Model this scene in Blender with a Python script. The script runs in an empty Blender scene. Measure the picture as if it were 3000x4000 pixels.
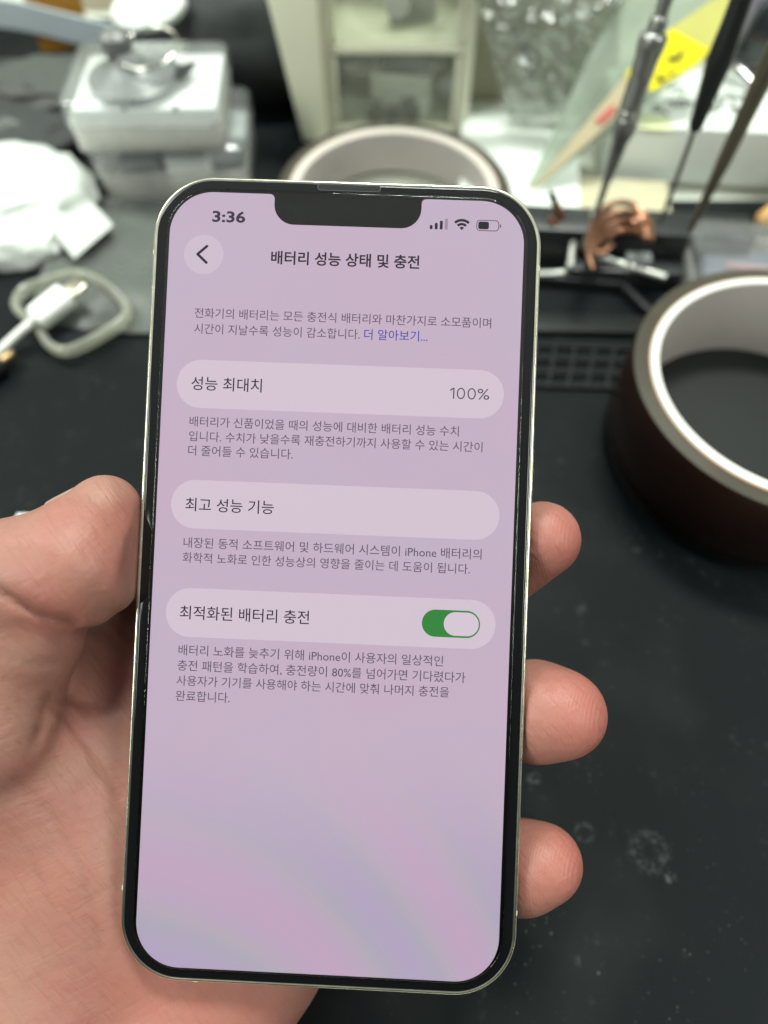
import bpy, bmesh, math, random
import numpy as np
from mathutils import Vector, Matrix, noise, Euler

random.seed(7)
SC = bpy.context.scene
COL = SC.collection
MM = 0.001
R = math.radians

# ------------------------------------------------------------------ camera, world, lamps, exposure
FPX = 2700.0            # focal length in pixels of the 3000 x 4000 photograph
HC = 184.0              # camera height over the work mat, mm
PITCH = 60.0            # degrees below the horizon
cam_d = bpy.data.cameras.new('camera')
cam = bpy.data.objects.new('camera', cam_d)
COL.objects.link(cam)
cam.location = (0, 0, HC * MM)
cam.rotation_euler = (R(90 - PITCH), 0, 0)
cam_d.sensor_fit = 'VERTICAL'
cam_d.sensor_height = 36.0
cam_d.sensor_width = 27.0
cam_d.lens = 36.0 * FPX / 4000.0
cam_d.clip_start = 0.01
cam_d.clip_end = 50
cam_d.dof.use_dof = True
cam_d.dof.focus_distance = 0.1255
cam_d.dof.aperture_fstop = 7.5
SC.camera = cam

W = bpy.data.worlds.new('World')
SC.world = W
W.use_nodes = True
nt = W.node_tree
bg = nt.nodes['Background']
tc = nt.nodes.new('ShaderNodeTexCoord')
sx = nt.nodes.new('ShaderNodeSeparateXYZ')
nt.links.new(tc.outputs['Generated'], sx.inputs[0])
rmp = nt.nodes.new('ShaderNodeValToRGB')      # dim room below, bright ceiling overhead
mr = nt.nodes.new('ShaderNodeMapRange')
mr.inputs['From Min'].default_value = -1
nt.links.new(sx.outputs['Z'], mr.inputs['Value'])
nt.links.new(mr.outputs[0], rmp.inputs[0])
cr = rmp.color_ramp
cr.elements[0].position = 0.5
cr.elements[0].color = (0.16, 0.16, 0.15, 1)
cr.elements[1].position = 0.98
cr.elements[1].color = (0.80, 0.84, 0.78, 1)
e = cr.elements.new(0.72)
e.color = (0.22, 0.225, 0.21, 1)
mry = nt.nodes.new('ShaderNodeMapRange')      # the person holding the camera darkens the near side
mry.interpolation_type = 'SMOOTHSTEP'
mry.inputs['From Min'].default_value = -0.75
mry.inputs['From Max'].default_value = 0.05
mry.inputs['To Min'].default_value = 0.16
nt.links.new(sx.outputs['Y'], mry.inputs['Value'])
vm = nt.nodes.new('ShaderNodeVectorMath')
vm.operation = 'SCALE'
nt.links.new(rmp.outputs[0], vm.inputs[0])
nt.links.new(mry.outputs[0], vm.inputs['Scale'])
nt.links.new(vm.outputs[0], bg.inputs[0])
bg.inputs[1].default_value = 0.8


def area(name, loc, target, sx_, sy_, power, col):
    l = bpy.data.lights.new(name, 'AREA')
    l.shape = 'RECTANGLE'
    l.size = sx_
    l.size_y = sy_
    l.energy = power
    l.color = col
    o = bpy.data.objects.new(name, l)
    COL.objects.link(o)
    o.location = loc
    d = Vector(target) - Vector(loc)
    o.rotation_euler = d.to_track_quat('-Z', 'Y').to_euler()
    return o


area('ceiling_lamp', (0.10, 0.60, 1.25), (0, 0.2, 0), 0.42, 0.18, 19, (0.93, 1.0, 0.91))
area('ceiling_lamp', (-0.95, 0.70, 1.15), (0, 0.1, 0), 0.3, 0.8, 11, (0.95, 1.0, 0.91))
area('fill_light', (-0.85, -0.38, 0.85), (0, 0.28, 0.02), 0.5, 0.4, 10.5, (0.95, 1.0, 0.92))  # unseen fill added to brighten the front faces of the background
area('fill_light', (0.85, -0.38, 0.95), (0, 0.28, 0.02), 0.5, 0.4, 8.5, (0.95, 1.0, 0.92))  # second added fill, from the right, for the same front faces

SC.view_settings.view_transform = 'Standard'
SC.view_settings.look = 'None'
SC.view_settings.exposure = 0
SC.view_settings.gamma = 1
SC.view_settings.use_curve_mapping = False
SC.cycles.use_denoising = True
SC.cycles.max_bounces = 12
SC.cycles.transparent_max_bounces = 24
SC.cycles.caustics_reflective = False
SC.cycles.caustics_refractive = False
SC.cycles.sample_clamp_indirect = 4

# ------------------------------------------------------------------ coordinates (all in mm)
CP, SP = math.cos(R(PITCH)), math.sin(R(PITCH))
CM = Matrix(((1, 0, 0), (0, SP, -CP), (0, CP, SP)))      # camera axes as columns (right, up, back)
CAMV = Vector((0, 0, HC))


def c2w(x, y, z):
    return CAMV + CM @ Vector((x, y, z))


def P(px, py, d):
    """world point that sits d mm deep (along the view axis)"""
    return c2w((px - 1500) / FPX * d, (2000 - py) / FPX * d, -d)


def G(px, py, h=0.0):
    """world point at height h"""
    v = CM @ Vector(((px - 1500) / FPX, (2000 - py) / FPX, -1))
    t = (HC - h) / -v.z
    return CAMV + v * t


def V(px, py, Y):
    """world point on the upright plane y = Y"""
    v = CM @ Vector(((px - 1500) / FPX, (2000 - py) / FPX, -1))
    return CAMV + v * (Y / v.y)


# ------------------------------------------------------------------ materials
def s2l(c):
    return tuple((x / 12.92 if x <= 0.04045 else ((x + 0.055) / 1.055) ** 2.4) for x in (v / 255 for v in c))


def pm(name, col, rough=0.5, metal=0.0, spec=0.5, var=0.12, vscale=60, bump=0.0, bscale=400, sss=0.0, coat=0.0,
       rvar=0.0):
    m = bpy.data.materials.new(name)
    m.use_nodes = True
    n, l = m.node_tree.nodes, m.node_tree.links
    b = n['Principled BSDF']
    b.inputs['Roughness'].default_value = rough
    b.inputs['Metallic'].default_value = metal
    b.inputs['Specular IOR Level'].default_value = spec
    b.inputs['Coat Weight'].default_value = coat
    t = n.new('ShaderNodeTexCoord')
    nz = n.new('ShaderNodeTexNoise')
    nz.inputs['Scale'].default_value = vscale
    nz.inputs['Detail'].default_value = 5
    l.new(t.outputs['Object'], nz.inputs['Vector'])
    mx = n.new('ShaderNodeMix')
    mx.data_type = 'RGBA'
    mx.inputs[6].default_value = tuple(c * (1 - var) for c in col) + (1,)
    mx.inputs[7].default_value = tuple(min(1, c * (1 + var)) for c in col) + (1,)
    l.new(nz.outputs['Fac'], mx.inputs[0])
    l.new(mx.outputs[2], b.inputs['Base Color'])
    if rvar:
        mp = n.new('ShaderNodeMapRange')
        mp.inputs['To Min'].default_value = max(0, rough - rvar)
        mp.inputs['To Max'].default_value = min(1, rough + rvar)
        l.new(nz.outputs['Fac'], mp.inputs['Value'])
        l.new(mp.outputs[0], b.inputs['Roughness'])
    if bump:
        n2 = n.new('ShaderNodeTexNoise')
        n2.inputs['Scale'].default_value = bscale
        n2.inputs['Detail'].default_value = 4
        l.new(t.outputs['Object'], n2.inputs['Vector'])
        bp = n.new('ShaderNodeBump')
        bp.inputs['Strength'].default_value = bump
        bp.inputs['Distance'].default_value = 0.001
        l.new(n2.outputs['Fac'], bp.inputs['Height'])
        l.new(bp.outputs[0], b.inputs['Normal'])
    if sss:
        b.inputs['Subsurface Weight'].default_value = sss
        b.inputs['Subsurface Scale'].default_value = 0.002
    return m


def clear(name, tint=(0.95, 0.97, 0.96), haze=0.12, hcol=(0.8, 0.85, 0.84), rough=0.08, bump=0.0, bscale=150, gloss=0.04):
    """thin clear or frosted plastic: see-through with a milky share and gloss"""
    m = bpy.data.materials.new(name)
    m.use_nodes = True
    n, l = m.node_tree.nodes, m.node_tree.links
    n.clear()
    out = n.new('ShaderNodeOutputMaterial')
    tr = n.new('ShaderNodeBsdfTransparent')
    tr.inputs[0].default_value = tint + (1,)
    df = n.new('ShaderNodeBsdfDiffuse')
    df.inputs[0].default_value = hcol + (1,)
    tl = n.new('ShaderNodeBsdfTranslucent')
    tl.inputs[0].default_value = hcol + (1,)
    md = n.new('ShaderNodeMixShader')
    md.inputs[0].default_value = 0.35
    l.new(df.outputs[0], md.inputs[1])
    l.new(tl.outputs[0], md.inputs[2])
    gl = n.new('ShaderNodeBsdfGlossy')
    gl.inputs['Roughness'].default_value = rough
    m1 = n.new('ShaderNodeMixShader')
    t = n.new('ShaderNodeTexCoord')
    nz = n.new('ShaderNodeTexNoise')
    nz.inputs['Scale'].default_value = bscale
    nz.inputs['Detail'].default_value = 4
    l.new(t.outputs['Object'], nz.inputs['Vector'])
    mp = n.new('ShaderNodeMapRange')
    mp.inputs['To Min'].default_value = haze * 0.6
    mp.inputs['To Max'].default_value = min(1, haze * 1.4)
    l.new(nz.outputs['Fac'], mp.inputs['Value'])
    l.new(mp.outputs[0], m1.inputs[0])
    l.new(tr.outputs[0], m1.inputs[1])
    l.new(md.outputs[0], m1.inputs[2])
    fr = n.new('ShaderNodeLayerWeight')
    fr.inputs['Blend'].default_value = 0.5
    pw_ = n.new('ShaderNodeMath')
    pw_.operation = 'POWER'
    pw_.inputs[1].default_value = 4.0
    l.new(fr.outputs['Facing'], pw_.inputs[0])
    ma_ = n.new('ShaderNodeMath')
    ma_.operation = 'MULTIPLY_ADD'
    ma_.inputs[1].default_value = 0.7
    ma_.inputs[2].default_value = gloss
    l.new(pw_.outputs[0], ma_.inputs[0])
    m2 = n.new('ShaderNodeMixShader')
    l.new(ma_.outputs[0], m2.inputs[0])
    l.new(m1.outputs[0], m2.inputs[1])
    l.new(gl.outputs[0], m2.inputs[2])
    if bump:
        bp = n.new('ShaderNodeBump')
        bp.inputs['Strength'].default_value = bump
        bp.inputs['Distance'].default_value = 0.002
        l.new(nz.outputs['Fac'], bp.inputs['Height'])
        l.new(bp.outputs[0], gl.inputs['Normal'])
        l.new(bp.outputs[0], fr.inputs['Normal'])
    l.new(m2.outputs[0], out.inputs[0])
    return m


def emit(name, rgb, gain=1.0):
    """a lit area of the phone screen"""
    m = bpy.data.materials.new(name)
    m.use_nodes = True
    b = m.node_tree.nodes['Principled BSDF']
    b.inputs['Base Color'].default_value = (0.01, 0.01, 0.01, 1)
    b.inputs['Specular IOR Level'].default_value = 0.0
    b.inputs['Emission Color'].default_value = s2l(rgb) + (1,)
    b.inputs['Emission Strength'].default_value = gain
    return m


# ------------------------------------------------------------------ mesh helpers
class MB:
    def __init__(s):
        s.v, s.f = [], []

    def add(s, vs, fs):
        k = len(s.v)
        s.v += [tuple(x) for x in vs]
        s.f += [[i + k for i in f] for f in fs]
        return s

    def box(s, c, size, rot=None):
        h = [x / 2 for x in size]
        vs = [Vector((a * h[0], b * h[1], d * h[2])) for a in (-1, 1) for b in (-1, 1) for d in (-1, 1)]
        if rot is not None:
            vs = [rot @ v for v in vs]
        vs = [v + Vector(c) for v in vs]
        return s.add(vs, [(0, 1, 3, 2), (4, 6, 7, 5), (0, 4, 5, 1), (2, 3, 7, 6), (0, 2, 6, 4), (1, 5, 7, 3)])

    def loops(s, loops, cap0=True, cap1=True, close=False):
        n = len(loops[0])
        vs = [p for lp in loops for p in lp]
        fs = []
        m = len(loops)
        for i in range(m if close else m - 1):
            j = (i + 1) % m
            for k in range(n):
                q = (k + 1) % n
                fs.append((i * n + k, i * n + q, j * n + q, j * n + k))
        if not close:
            if cap0:
                fs.append(tuple(range(n - 1, -1, -1)))
            if cap1:
                fs.append(tuple((m - 1) * n + k for k in range(n)))
        return s.add(vs, fs)

    def lathe(s, prof, c=(0, 0, 0), n=64, close=False):
        lp = []
        for r, z in prof:
            lp.append([Vector((c[0] + r * math.cos(2 * math.pi * k / n), c[1] + r * math.sin(2 * math.pi * k / n), c[2] + z))
                       for k in range(n)])
        return s.loops(lp, True, True, close)

    def tube(s, path, rad, n=16, closed=False, flat=1.0):
        path = [Vector(p) for p in path]
        rads = rad if isinstance(rad, (list, tuple)) else [rad] * len(path)
        lp = []
        up = Vector((0, 0, 1))
        m = len(path)
        for i, p in enumerate(path):
            a = path[(i - 1) % m] if (closed or i > 0) else p
            b = path[(i + 1) % m] if (closed or i < m - 1) else p
            t = (b - a).normalized()
            x = t.cross(up)
            if x.length < 1e-3:
                x = t.cross(Vector((1, 0, 0)))
            x.normalize()
            y = x.cross(t).normalized()
            lp.append([p + x * math.cos(2 * math.pi * k / n) * rads[i] + y * math.sin(2 * math.pi * k / n) * rads[i] * flat
                       for k in range(n)])
        return s.loops(lp, True, True, closed)

    def prism(s, poly, z0, z1):
        return s.loops([[Vector((x, y, z0)) for x, y in poly], [Vector((x, y, z1)) for x, y in poly]])

    def build(s, name, m, parent=None, smooth=False, bevel=0.0, seg=2, tri=False, angle=40):
        me = bpy.data.meshes.new(name)
        bm = bmesh.new()
        vv = [bm.verts.new((x * MM, y * MM, z * MM)) for x, y, z in s.v]
        for f in s.f:
            try:
                bm.faces.new([vv[i] for i in f])
            except ValueError:
                pass
        bmesh.ops.recalc_face_normals(bm, faces=bm.faces)
        if bevel:
            es = [e for e in bm.edges if len(e.link_faces) == 2 and e.calc_face_angle(0) > R(30)]
            bmesh.ops.bevel(bm, geom=es, offset=bevel * MM, segments=seg, affect='EDGES', profile=0.5)
        if tri:
            bmesh.ops.triangulate(bm, faces=[f for f in bm.faces if len(f.verts) > 4], ngon_method='EAR_CLIP')
        for f in bm.faces:
            f.smooth = smooth or bool(bevel)
        if smooth or bevel:
            for e in bm.edges:
                if len(e.link_faces) == 2 and e.calc_face_angle(0) > R(angle):
                    e.smooth = False
        bm.to_mesh(me)
        bm.free()
        o = bpy.data.objects.new(name, me)
        COL.objects.link(o)
        if m:
            me.materials.append(m)
        if parent:
            o.parent = parent
        return o


def tag(o, label=None, cat=None, group=None, kind=None):
    if label:
        o['label'] = label
    if cat:
        o['category'] = cat
    if group:
        o['group'] = group
    if kind:
        o['kind'] = kind
    return o


def thing(name, label, cat, loc=(0, 0, 0), rotz=0.0, group=None, mat3=None):
    o = bpy.data.objects.new(name, None)
    o.empty_display_size = 0.01
    COL.objects.link(o)
    l = Vector(loc) * MM
    if mat3 is not None:
        o.matrix_world = Matrix.Translation(l) @ mat3.to_4x4()
    else:
        o.location = l
        o.rotation_euler = (0, 0, R(rotz))
    return tag(o, label, cat, group)


def axis_mat(d, up=Vector((0, 0, 1))):
    z = Vector(d).normalized()
    x = up.cross(z)
    if x.length < 1e-4:
        x = Vector((1, 0, 0))
    x.normalize()
    y = z.cross(x)
    return Matrix((x, y, z)).transposed()


def rrect(w, h, r, n=14, cx=0, cy=0):
    pts = []
    for sx_, sy_, a0 in ((1, 1, 0), (-1, 1, 90), (-1, -1, 180), (1, -1, 270)):
        for i in range(n + 1):
            a = R(a0 + 90 * i / n)
            pts.append((cx + sx_ * (w / 2 - r) + r * math.cos(a), cy + sy_ * (h / 2 - r) + r * math.sin(a)))
    return pts


def smooth_path(pts, n=8, closed=False):
    pts = [Vector(p) for p in pts]
    m = len(pts)
    out = []
    rng = range(m) if closed else range(m - 1)
    for i in rng:
        p0 = pts[(i - 1) % m] if (closed or i > 0) else pts[i]
        p1, p2 = pts[i], pts[(i + 1) % m]
        p3 = pts[(i + 2) % m] if (closed or i + 2 < m) else p2
        for k in range(n):
            t = k / n
            out.append(0.5 * ((2 * p1) + (p2 - p0) * t + (2 * p0 - 5 * p1 + 4 * p2 - p3) * t * t
                              + (3 * p1 - p0 - 3 * p2 + p3) * t ** 3))
    if not closed:
        out.append(pts[-1])
    return out


def sheet(c00, c10, c11, c01, nx, ny, disp, thick=0.0):
    """rectangular film between four corners, disp(u, v) in mm along its normal; with thickness it is a closed pouch"""
    c00, c10, c11, c01 = map(Vector, (c00, c10, c11, c01))
    nrm = (c10 - c00).cross(c01 - c00).normalized()
    mb = MB()
    grids = []
    for side in ((1, -1) if thick else (1,)):
        g = []
        for j in range(ny + 1):
            for i in range(nx + 1):
                u, v = i / nx, j / ny
                p = (c00 * (1 - u) + c10 * u) * (1 - v) + (c01 * (1 - u) + c11 * u) * v
                rim = min(1, 6 * min(u, 1 - u, v, 1 - v)) if thick else 1
                g.append(p + nrm * (disp(u, v) + side * thick * 0.5 * (0.12 + 0.88 * math.sqrt(max(rim, 0)))))
        grids.append(g)
    w = nx + 1
    for g in grids:
        mb.add(g, [(j * w + i, j * w + i + 1, (j + 1) * w + i + 1, (j + 1) * w + i) for j in range(ny) for i in range(nx)])
    if thick:
        n0 = len(grids[0])
        rim = [i for i in range(nx)] + [j * w + nx for j in range(ny)] + [ny * w + i for i in range(nx, 0, -1)] + \
              [j * w for j in range(ny, 0, -1)]
        for a, b in zip(rim, rim[1:] + rim[:1]):
            mb.f.append([a, b, b + n0, a + n0])
    return mb


def fold(seed, amp, sc, ridged=True):
    off = Vector((seed * 13.7, seed * 5.1, seed * 2.3))

    def f(u, v):
        q = Vector((u * sc, v * sc * 1.2, 0)) + off
        if ridged:
            return amp * (1 - 2 * abs(noise.noise(q))) * 0.6 + amp * 0.4 * noise.noise(q * 2.3)
        return amp * noise.noise(q) + amp * 0.4 * noise.noise(q * 2.7)
    return f


# ------------------------------------------------------------------ setting
M_wall = pm('wall_paint', (0.36, 0.37, 0.32), 0.8)
M_desk = pm('pale_desk', (0.55, 0.56, 0.48), 0.5)
o = MB().box((0, 300, -5), (1400, 1000, 4)).build('desk', M_desk)
tag(o, kind='structure')
o = MB().box((0, 640, 250), (1400, 10, 520)).build('wall', M_wall)
tag(o, kind='structure')


def mat_material():
    m = pm('black_silicone', (0.0034, 0.0054, 0.0064), 0.6, spec=0.12, var=0.25, vscale=35, bump=0.10, bscale=1800)
    n, l = m.node_tree.nodes, m.node_tree.links
    b = n['Principled BSDF']
    base = [x for x in b.inputs['Base Color'].links][0].from_socket
    t = n.new('ShaderNodeTexCoord')

    def mask(scale, lo, hi, kind='noise', detail=6):
        if kind == 'noise':
            q = n.new('ShaderNodeTexNoise')
            q.inputs['Detail'].default_value = detail
        else:
            q = n.new('ShaderNodeTexVoronoi')
        q.inputs['Scale'].default_value = scale
        l.new(t.outputs['Object'], q.inputs['Vector'])
        mp = n.new('ShaderNodeMapRange')
        mp.inputs['From Min'].default_value = lo
        mp.inputs['From Max'].default_value = hi
        l.new(q.outputs['Fac' if kind == 'noise' else 'Distance'], mp.inputs['Value'])
        return mp.outputs[0]

    def mul(a, c):
        q = n.new('ShaderNodeMath')
        q.operation = 'MULTIPLY'
        for i, x in enumerate((a, c)):
            if isinstance(x, float):
                q.inputs[i].default_value = x
            else:
                l.new(x, q.inputs[i])
        return q.outputs[0]

    def over(col_in, fac, col):
        q = n.new('ShaderNodeMix')
        q.data_type = 'RGBA'
        l.new(fac, q.inputs[0])
        l.new(col_in, q.inputs[6])
        q.inputs[7].default_value = col + (1,)
        return q.outputs[2]
    # broad greyish wear, fine dust and scattered specks
    c = over(base, mul(mask(30, 0.48, 0.72), 0.30), (0.022, 0.025, 0.024))
    c = over(c, mul(mask(560, 0.22, 0.05, 'v'), mask(45, 0.52, 0.68)), (0.045, 0.05, 0.05))
    c = over(c, mul(mask(260, 0.58, 0.72), mask(60, 0.54, 0.68)), (0.032, 0.036, 0.036))
    c = over(c, mul(mask(170, 0.10, 0.02, 'v'), mask(33, 0.50, 0.64)), (0.085, 0.09, 0.09))
    # dried splash marks
    for (px, py, r0, wd, s) in ((2283, 3252, 1.9, 1.1, 0.2), (2535, 3328, 3.4, 2.6, 0.22), (2620, 3430, 0.8, 1.0, 0.5),
                                (2085, 3040, 0.8, 1.4, 0.5)):
        g = G(px, py)
        vd = n.new('ShaderNodeVectorMath')
        vd.operation = 'DISTANCE'
        l.new(t.outputs['Object'], vd.inputs[0])
        vd.inputs[1].default_value = (g.x * MM, g.y * MM, 0.0)
        sb = n.new('ShaderNodeMath')
        sb.operation = 'SUBTRACT'
        l.new(vd.outputs['Value'], sb.inputs[0])
        sb.inputs[1].default_value = r0 * MM
        ab = n.new('ShaderNodeMath')
        ab.operation = 'ABSOLUTE'
        l.new(sb.outputs[0], ab.inputs[0])
        mp = n.new('ShaderNodeMapRange')
        mp.interpolation_type = 'SMOOTHSTEP'
        mp.inputs['From Min'].default_value = 0
        mp.inputs['From Max'].default_value = wd * MM
        mp.inputs['To Min'].default_value = 1
        mp.inputs['To Max'].default_value = 0
        l.new(ab.outputs[0], mp.inputs['Value'])
        c = over(c, mul(mul(mp.outputs[0], mask(700, 0.40, 0.62, detail=2)), s), (0.12, 0.13, 0.13))
    l.new(c, b.inputs['Base Color'])
    return m


M_mat = mat_material()
M_matplain = pm('black_silicone_plain', (0.009, 0.0105, 0.011), 0.5, spec=0.3, var=0.25, vscale=50, bump=0.1, bscale=1500)
mat_root = thing('repair_mat', 'large black silicone repair mat with moulded part trays under the phone and hand', 'work mat', (0, 0, 0))
MB().prism([(-280, -73), (280, -73), (280, 256), (-30, 256), (-30, 405), (-280, 405)], -3, 0).build('mat_sheet', M_mat, mat_root)

# moulded tray (recess between ridges, cut corner at its right end) and a second one further right
def ridge(path, w, h, name='tray_ridge'):
    mb = MB()
    pts = [Vector(p) for p in path]
    for a, b in zip(pts, pts[1:]):
        d = (b - a)
        mid = (a + b) / 2
        ang = math.atan2(d.y, d.x)
        mb.box((mid.x, mid.y, h / 2 + 0.01), (d.length + w * 0.8, w, h), Matrix.Rotation(ang, 3, 'Z'))
    return mb.build(name, M_matplain, mat_root, bevel=0.8)


def g2(px, py, h=0):
    g = G(px, py, h)
    return Vector((g.x, g.y, 0))


ridge([g2(1400, 1085), g2(2150, 1112), g2(2420, 1138), g2(2560, 1275), g2(2700, 1290)], 3.0, 4.5)
ridge([g2(1400, 1260), g2(2480, 1285)], 9.0, 2.6)
ridge([g2(2640, 1420), g2(2760, 1440), g2(2900, 1545), g2(3200, 1545)], 3.0, 3.0)
mb = MB()
for r_ in range(4):
    a, b = g2(1500, 1338 + r_ * 52), g2(2480, 1372 + r_ * 52)
    mb.box(((a.x + b.x) / 2, (a.y + b.y) / 2, 0.75), ((b - a).length, 1.1, 1.48), Matrix.Rotation(math.atan2(b.y - a.y, b.x - a.x), 3, 'Z'))
for k in range(13):
    a, b = g2(1560 + k * 76, 1341 + k * 2.6), g2(1530 + k * 76, 1498 + k * 2.6)
    mb.box(((a.x + b.x) / 2, (a.y + b.y) / 2, 0.7), ((b - a).length, 1.1, 1.36), Matrix.Rotation(math.atan2(b.y - a.y, b.x - a.x), 3, 'Z'))
mb.build('screw_grid', M_matplain, mat_root, bevel=0.25, seg=1)

# ------------------------------------------------------------------ phone
PR = Matrix(((0.9991, 0.0403, -0.0148), (-0.0402, 0.9989, 0.0252), (0.0158, -0.0246, 0.9996)))
PT = Vector((-9.4272, -12.2015, -125.4387))
phone = thing('smartphone', 'silver edged smartphone with lilac settings screen held upright in the hand', 'phone',
              c2w(*PT), mat3=CM @ PR)
M_steel = pm('polished_frame', (0.78, 0.76, 0.63), 0.25, metal=1.0, var=0.05, vscale=300, rvar=0.08)
M_glass = pm('black_glass', (0.004, 0.0045, 0.005), 0.04, spec=0.42, var=0.0)
M_band = pm('antenna_plastic', (0.50, 0.53, 0.46), 0.4)
BW, BH, BR = 71.5, 146.7, 11.2


def rr(inset, z, w=BW, h=BH, r=BR):
    return [Vector((x, y, z)) for x, y in rrect(w - 2 * inset, h - 2 * inset, max(0.5, r - inset), 16)]


frame = MB().loops([rr(0.74, -0.30), rr(0.55, -0.16), rr(0.28, -0.20), rr(0.08, -0.42), rr(0, -0.8), rr(0, -6.7), rr(0.1, -7.1),
                    rr(0.4, -7.4), rr(0.75, -7.45)]).build('frame', M_steel, phone, smooth=True, tri=True, angle=75)
MB().loops([rr(0.80, -0.28), rr(0.82, -0.12), rr(0.92, -0.03), rr(1.1, 0.0)]).build('front_glass', M_glass, phone, smooth=True, tri=True)
for (x, y, w, h) in ((-35.66, 58.9, 0.5, 1.0), (35.66, 58.3, 0.5, 1.0), (-35.66, -57.2, 0.5, 1.0), (35.66, -58.3, 0.5, 1.0),
                     (22.6, 73.26, 1.0, 0.5), (-21.6, -73.26, 1.0, 0.5)):
    sx2, sy2 = (x / abs(x) * -0.2 if h > w else 0), (y / abs(y) * -0.2 if w > h else 0)
    MB().box((x + sx2, y + sy2, -2.6), (w, h, 4.72)).build('antenna_band', M_band, frame, bevel=0.12, seg=1)
MB().box((35.85, 22, -3.8), (0.6, 15, 3.0)).build('side_button', M_steel, phone, bevel=0.25)
M_slot = pm('earpiece_mesh', (0.012, 0.012, 0.012), 0.8, bump=0.6, bscale=5000)
slot = MB().prism(rrect(11.2, 0.95, 0.45, 8, 0.1, 71.95), 0.004, 0.03).build('earpiece', M_slot, phone)
mb = MB()
mb.tube([Vector((x, y, 0.02)) for x, y in rrect(11.5, 1.2, 0.58, 8, 0.1, 71.95)], 0.07, 6, closed=True)
mb.build('earpiece_rim', pm('earpiece_rim', (0.10, 0.10, 0.10), 0.3), slot, smooth=True)

# display outline with the notch
def display_outline():
    x0, x1, y1, y0, r = -32.6, 32.5, 70.25, -70.55, 7.9
    pts = []

    def arc(cx, cy, rad, a0, a1, n=14):
        for i in range(n + 1):
            a = R(a0 + (a1 - a0) * i / n)
            pts.append((cx + rad * math.cos(a), cy + rad * math.sin(a)))
    arc(x1 - r, y1 - r, r, 0, 90)
    nr, nl, nb, rs, rb = 13.55, -13.5, 64.68, 0.9, 3.7
    arc(nr + rs, y1 - rs, rs, 90, 180, 6)
    arc(nr - rb, nb + rb, rb, 0, -90, 12)
    arc(nl + rb, nb + rb, rb, -90, -180, 12)
    arc(nl - rs, y1 - rs, rs, 0, 90, 6)
    arc(x0 + r, y1 - r, r, 90, 180)
    arc(x0 + r, y0 + r, r, 180, 270)
    arc(x1 - r, y0 + r, r, 270, 360)
    return pts


def display_material():
    m = emit('lilac_screen', (196, 178, 196))
    n, l = m.node_tree.nodes, m.node_tree.links
    b = n['Principled BSDF']
    t = n.new('ShaderNodeTexCoord')
    nz = n.new('ShaderNodeTexNoise')
    nz.inputs['Scale'].default_value = 28
    nz.inputs['Detail'].default_value = 2
    l.new(t.outputs['Object'], nz.inputs['Vector'])
    # iridescent bands of the panel, strongest in its lower third
    wv = n.new('ShaderNodeTexWave')
    wv.wave_type = 'RINGS'
    wv.rings_direction = 'Z'
    wv.inputs['Scale'].default_value = 19
    wv.inputs['Distortion'].default_value = 3.0
    wv.inputs['Detail'].default_value = 1
    wv.inputs['Detail Scale'].default_value = 0.6
    mpn = n.new('ShaderNodeMapping')
    mpn.inputs['Location'].default_value = (0.033, 0.10, 0)
    mpn.inputs['Scale'].default_value = (1.0, 0.5, 1)
    l.new(t.outputs['Object'], mpn.inputs[0])
    l.new(mpn.outputs[0], wv.inputs['Vector'])
    rp = n.new('ShaderNodeValToRGB')
    e = rp.color_ramp.elements
    e[0].position, e[0].color = 0.0, s2l((183, 168, 196)) + (1,)
    e[1].position, e[1].color = 1.0, s2l((197, 169, 195)) + (1,)
    for p_, c_ in ((0.3, (180, 173, 190)), (0.55, (188, 174, 189)), (0.8, (192, 171, 196))):
        q = e.new(p_)
        q.color = s2l(c_) + (1,)
    l.new(wv.outputs['Fac'], rp.inputs[0])
    up = n.new('ShaderNodeMix')
    up.data_type = 'RGBA'
    up.inputs[6].default_value = s2l((198, 181, 201)) + (1,)
    up.inputs[7].default_value = s2l((202, 178, 199)) + (1,)
    nr = n.new('ShaderNodeMapRange')
    nr.inputs['From Min'].default_value = 0.35
    nr.inputs['From Max'].default_value = 0.65
    l.new(nz.outputs['Fac'], nr.inputs['Value'])
    l.new(nr.outputs[0], up.inputs[0])
    sp = n.new('ShaderNodeSeparateXYZ')
    l.new(t.outputs['Object'], sp.inputs[0])
    mp = n.new('ShaderNodeMapRange')
    mp.interpolation_type = 'SMOOTHSTEP'
    mp.inputs['From Min'].default_value = -0.026
    mp.inputs['From Max'].default_value = -0.062
    l.new(sp.outputs['Y'], mp.inputs['Value'])
    fm = n.new('ShaderNodeMix')
    fm.data_type = 'RGBA'
    l.new(mp.outputs[0], fm.inputs[0])
    l.new(up.outputs[2], fm.inputs[6])
    l.new(rp.outputs[0], fm.inputs[7])
    l.new(fm.outputs[2], b.inputs['Emission Color'])
    return m


Z0 = 0.030
mb = MB()
poly = display_outline()
mb.add([(x, y, Z0) for x, y in poly], [tuple(range(len(poly)))])
display = mb.build('display', display_material(), phone, tri=True)


def flat(poly, z, name, m):
    mb = MB()
    mb.add([(x, y, z) for x, y in poly], [tuple(range(len(poly)))])
    return mb.build(name, m, display, tri=True)


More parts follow.
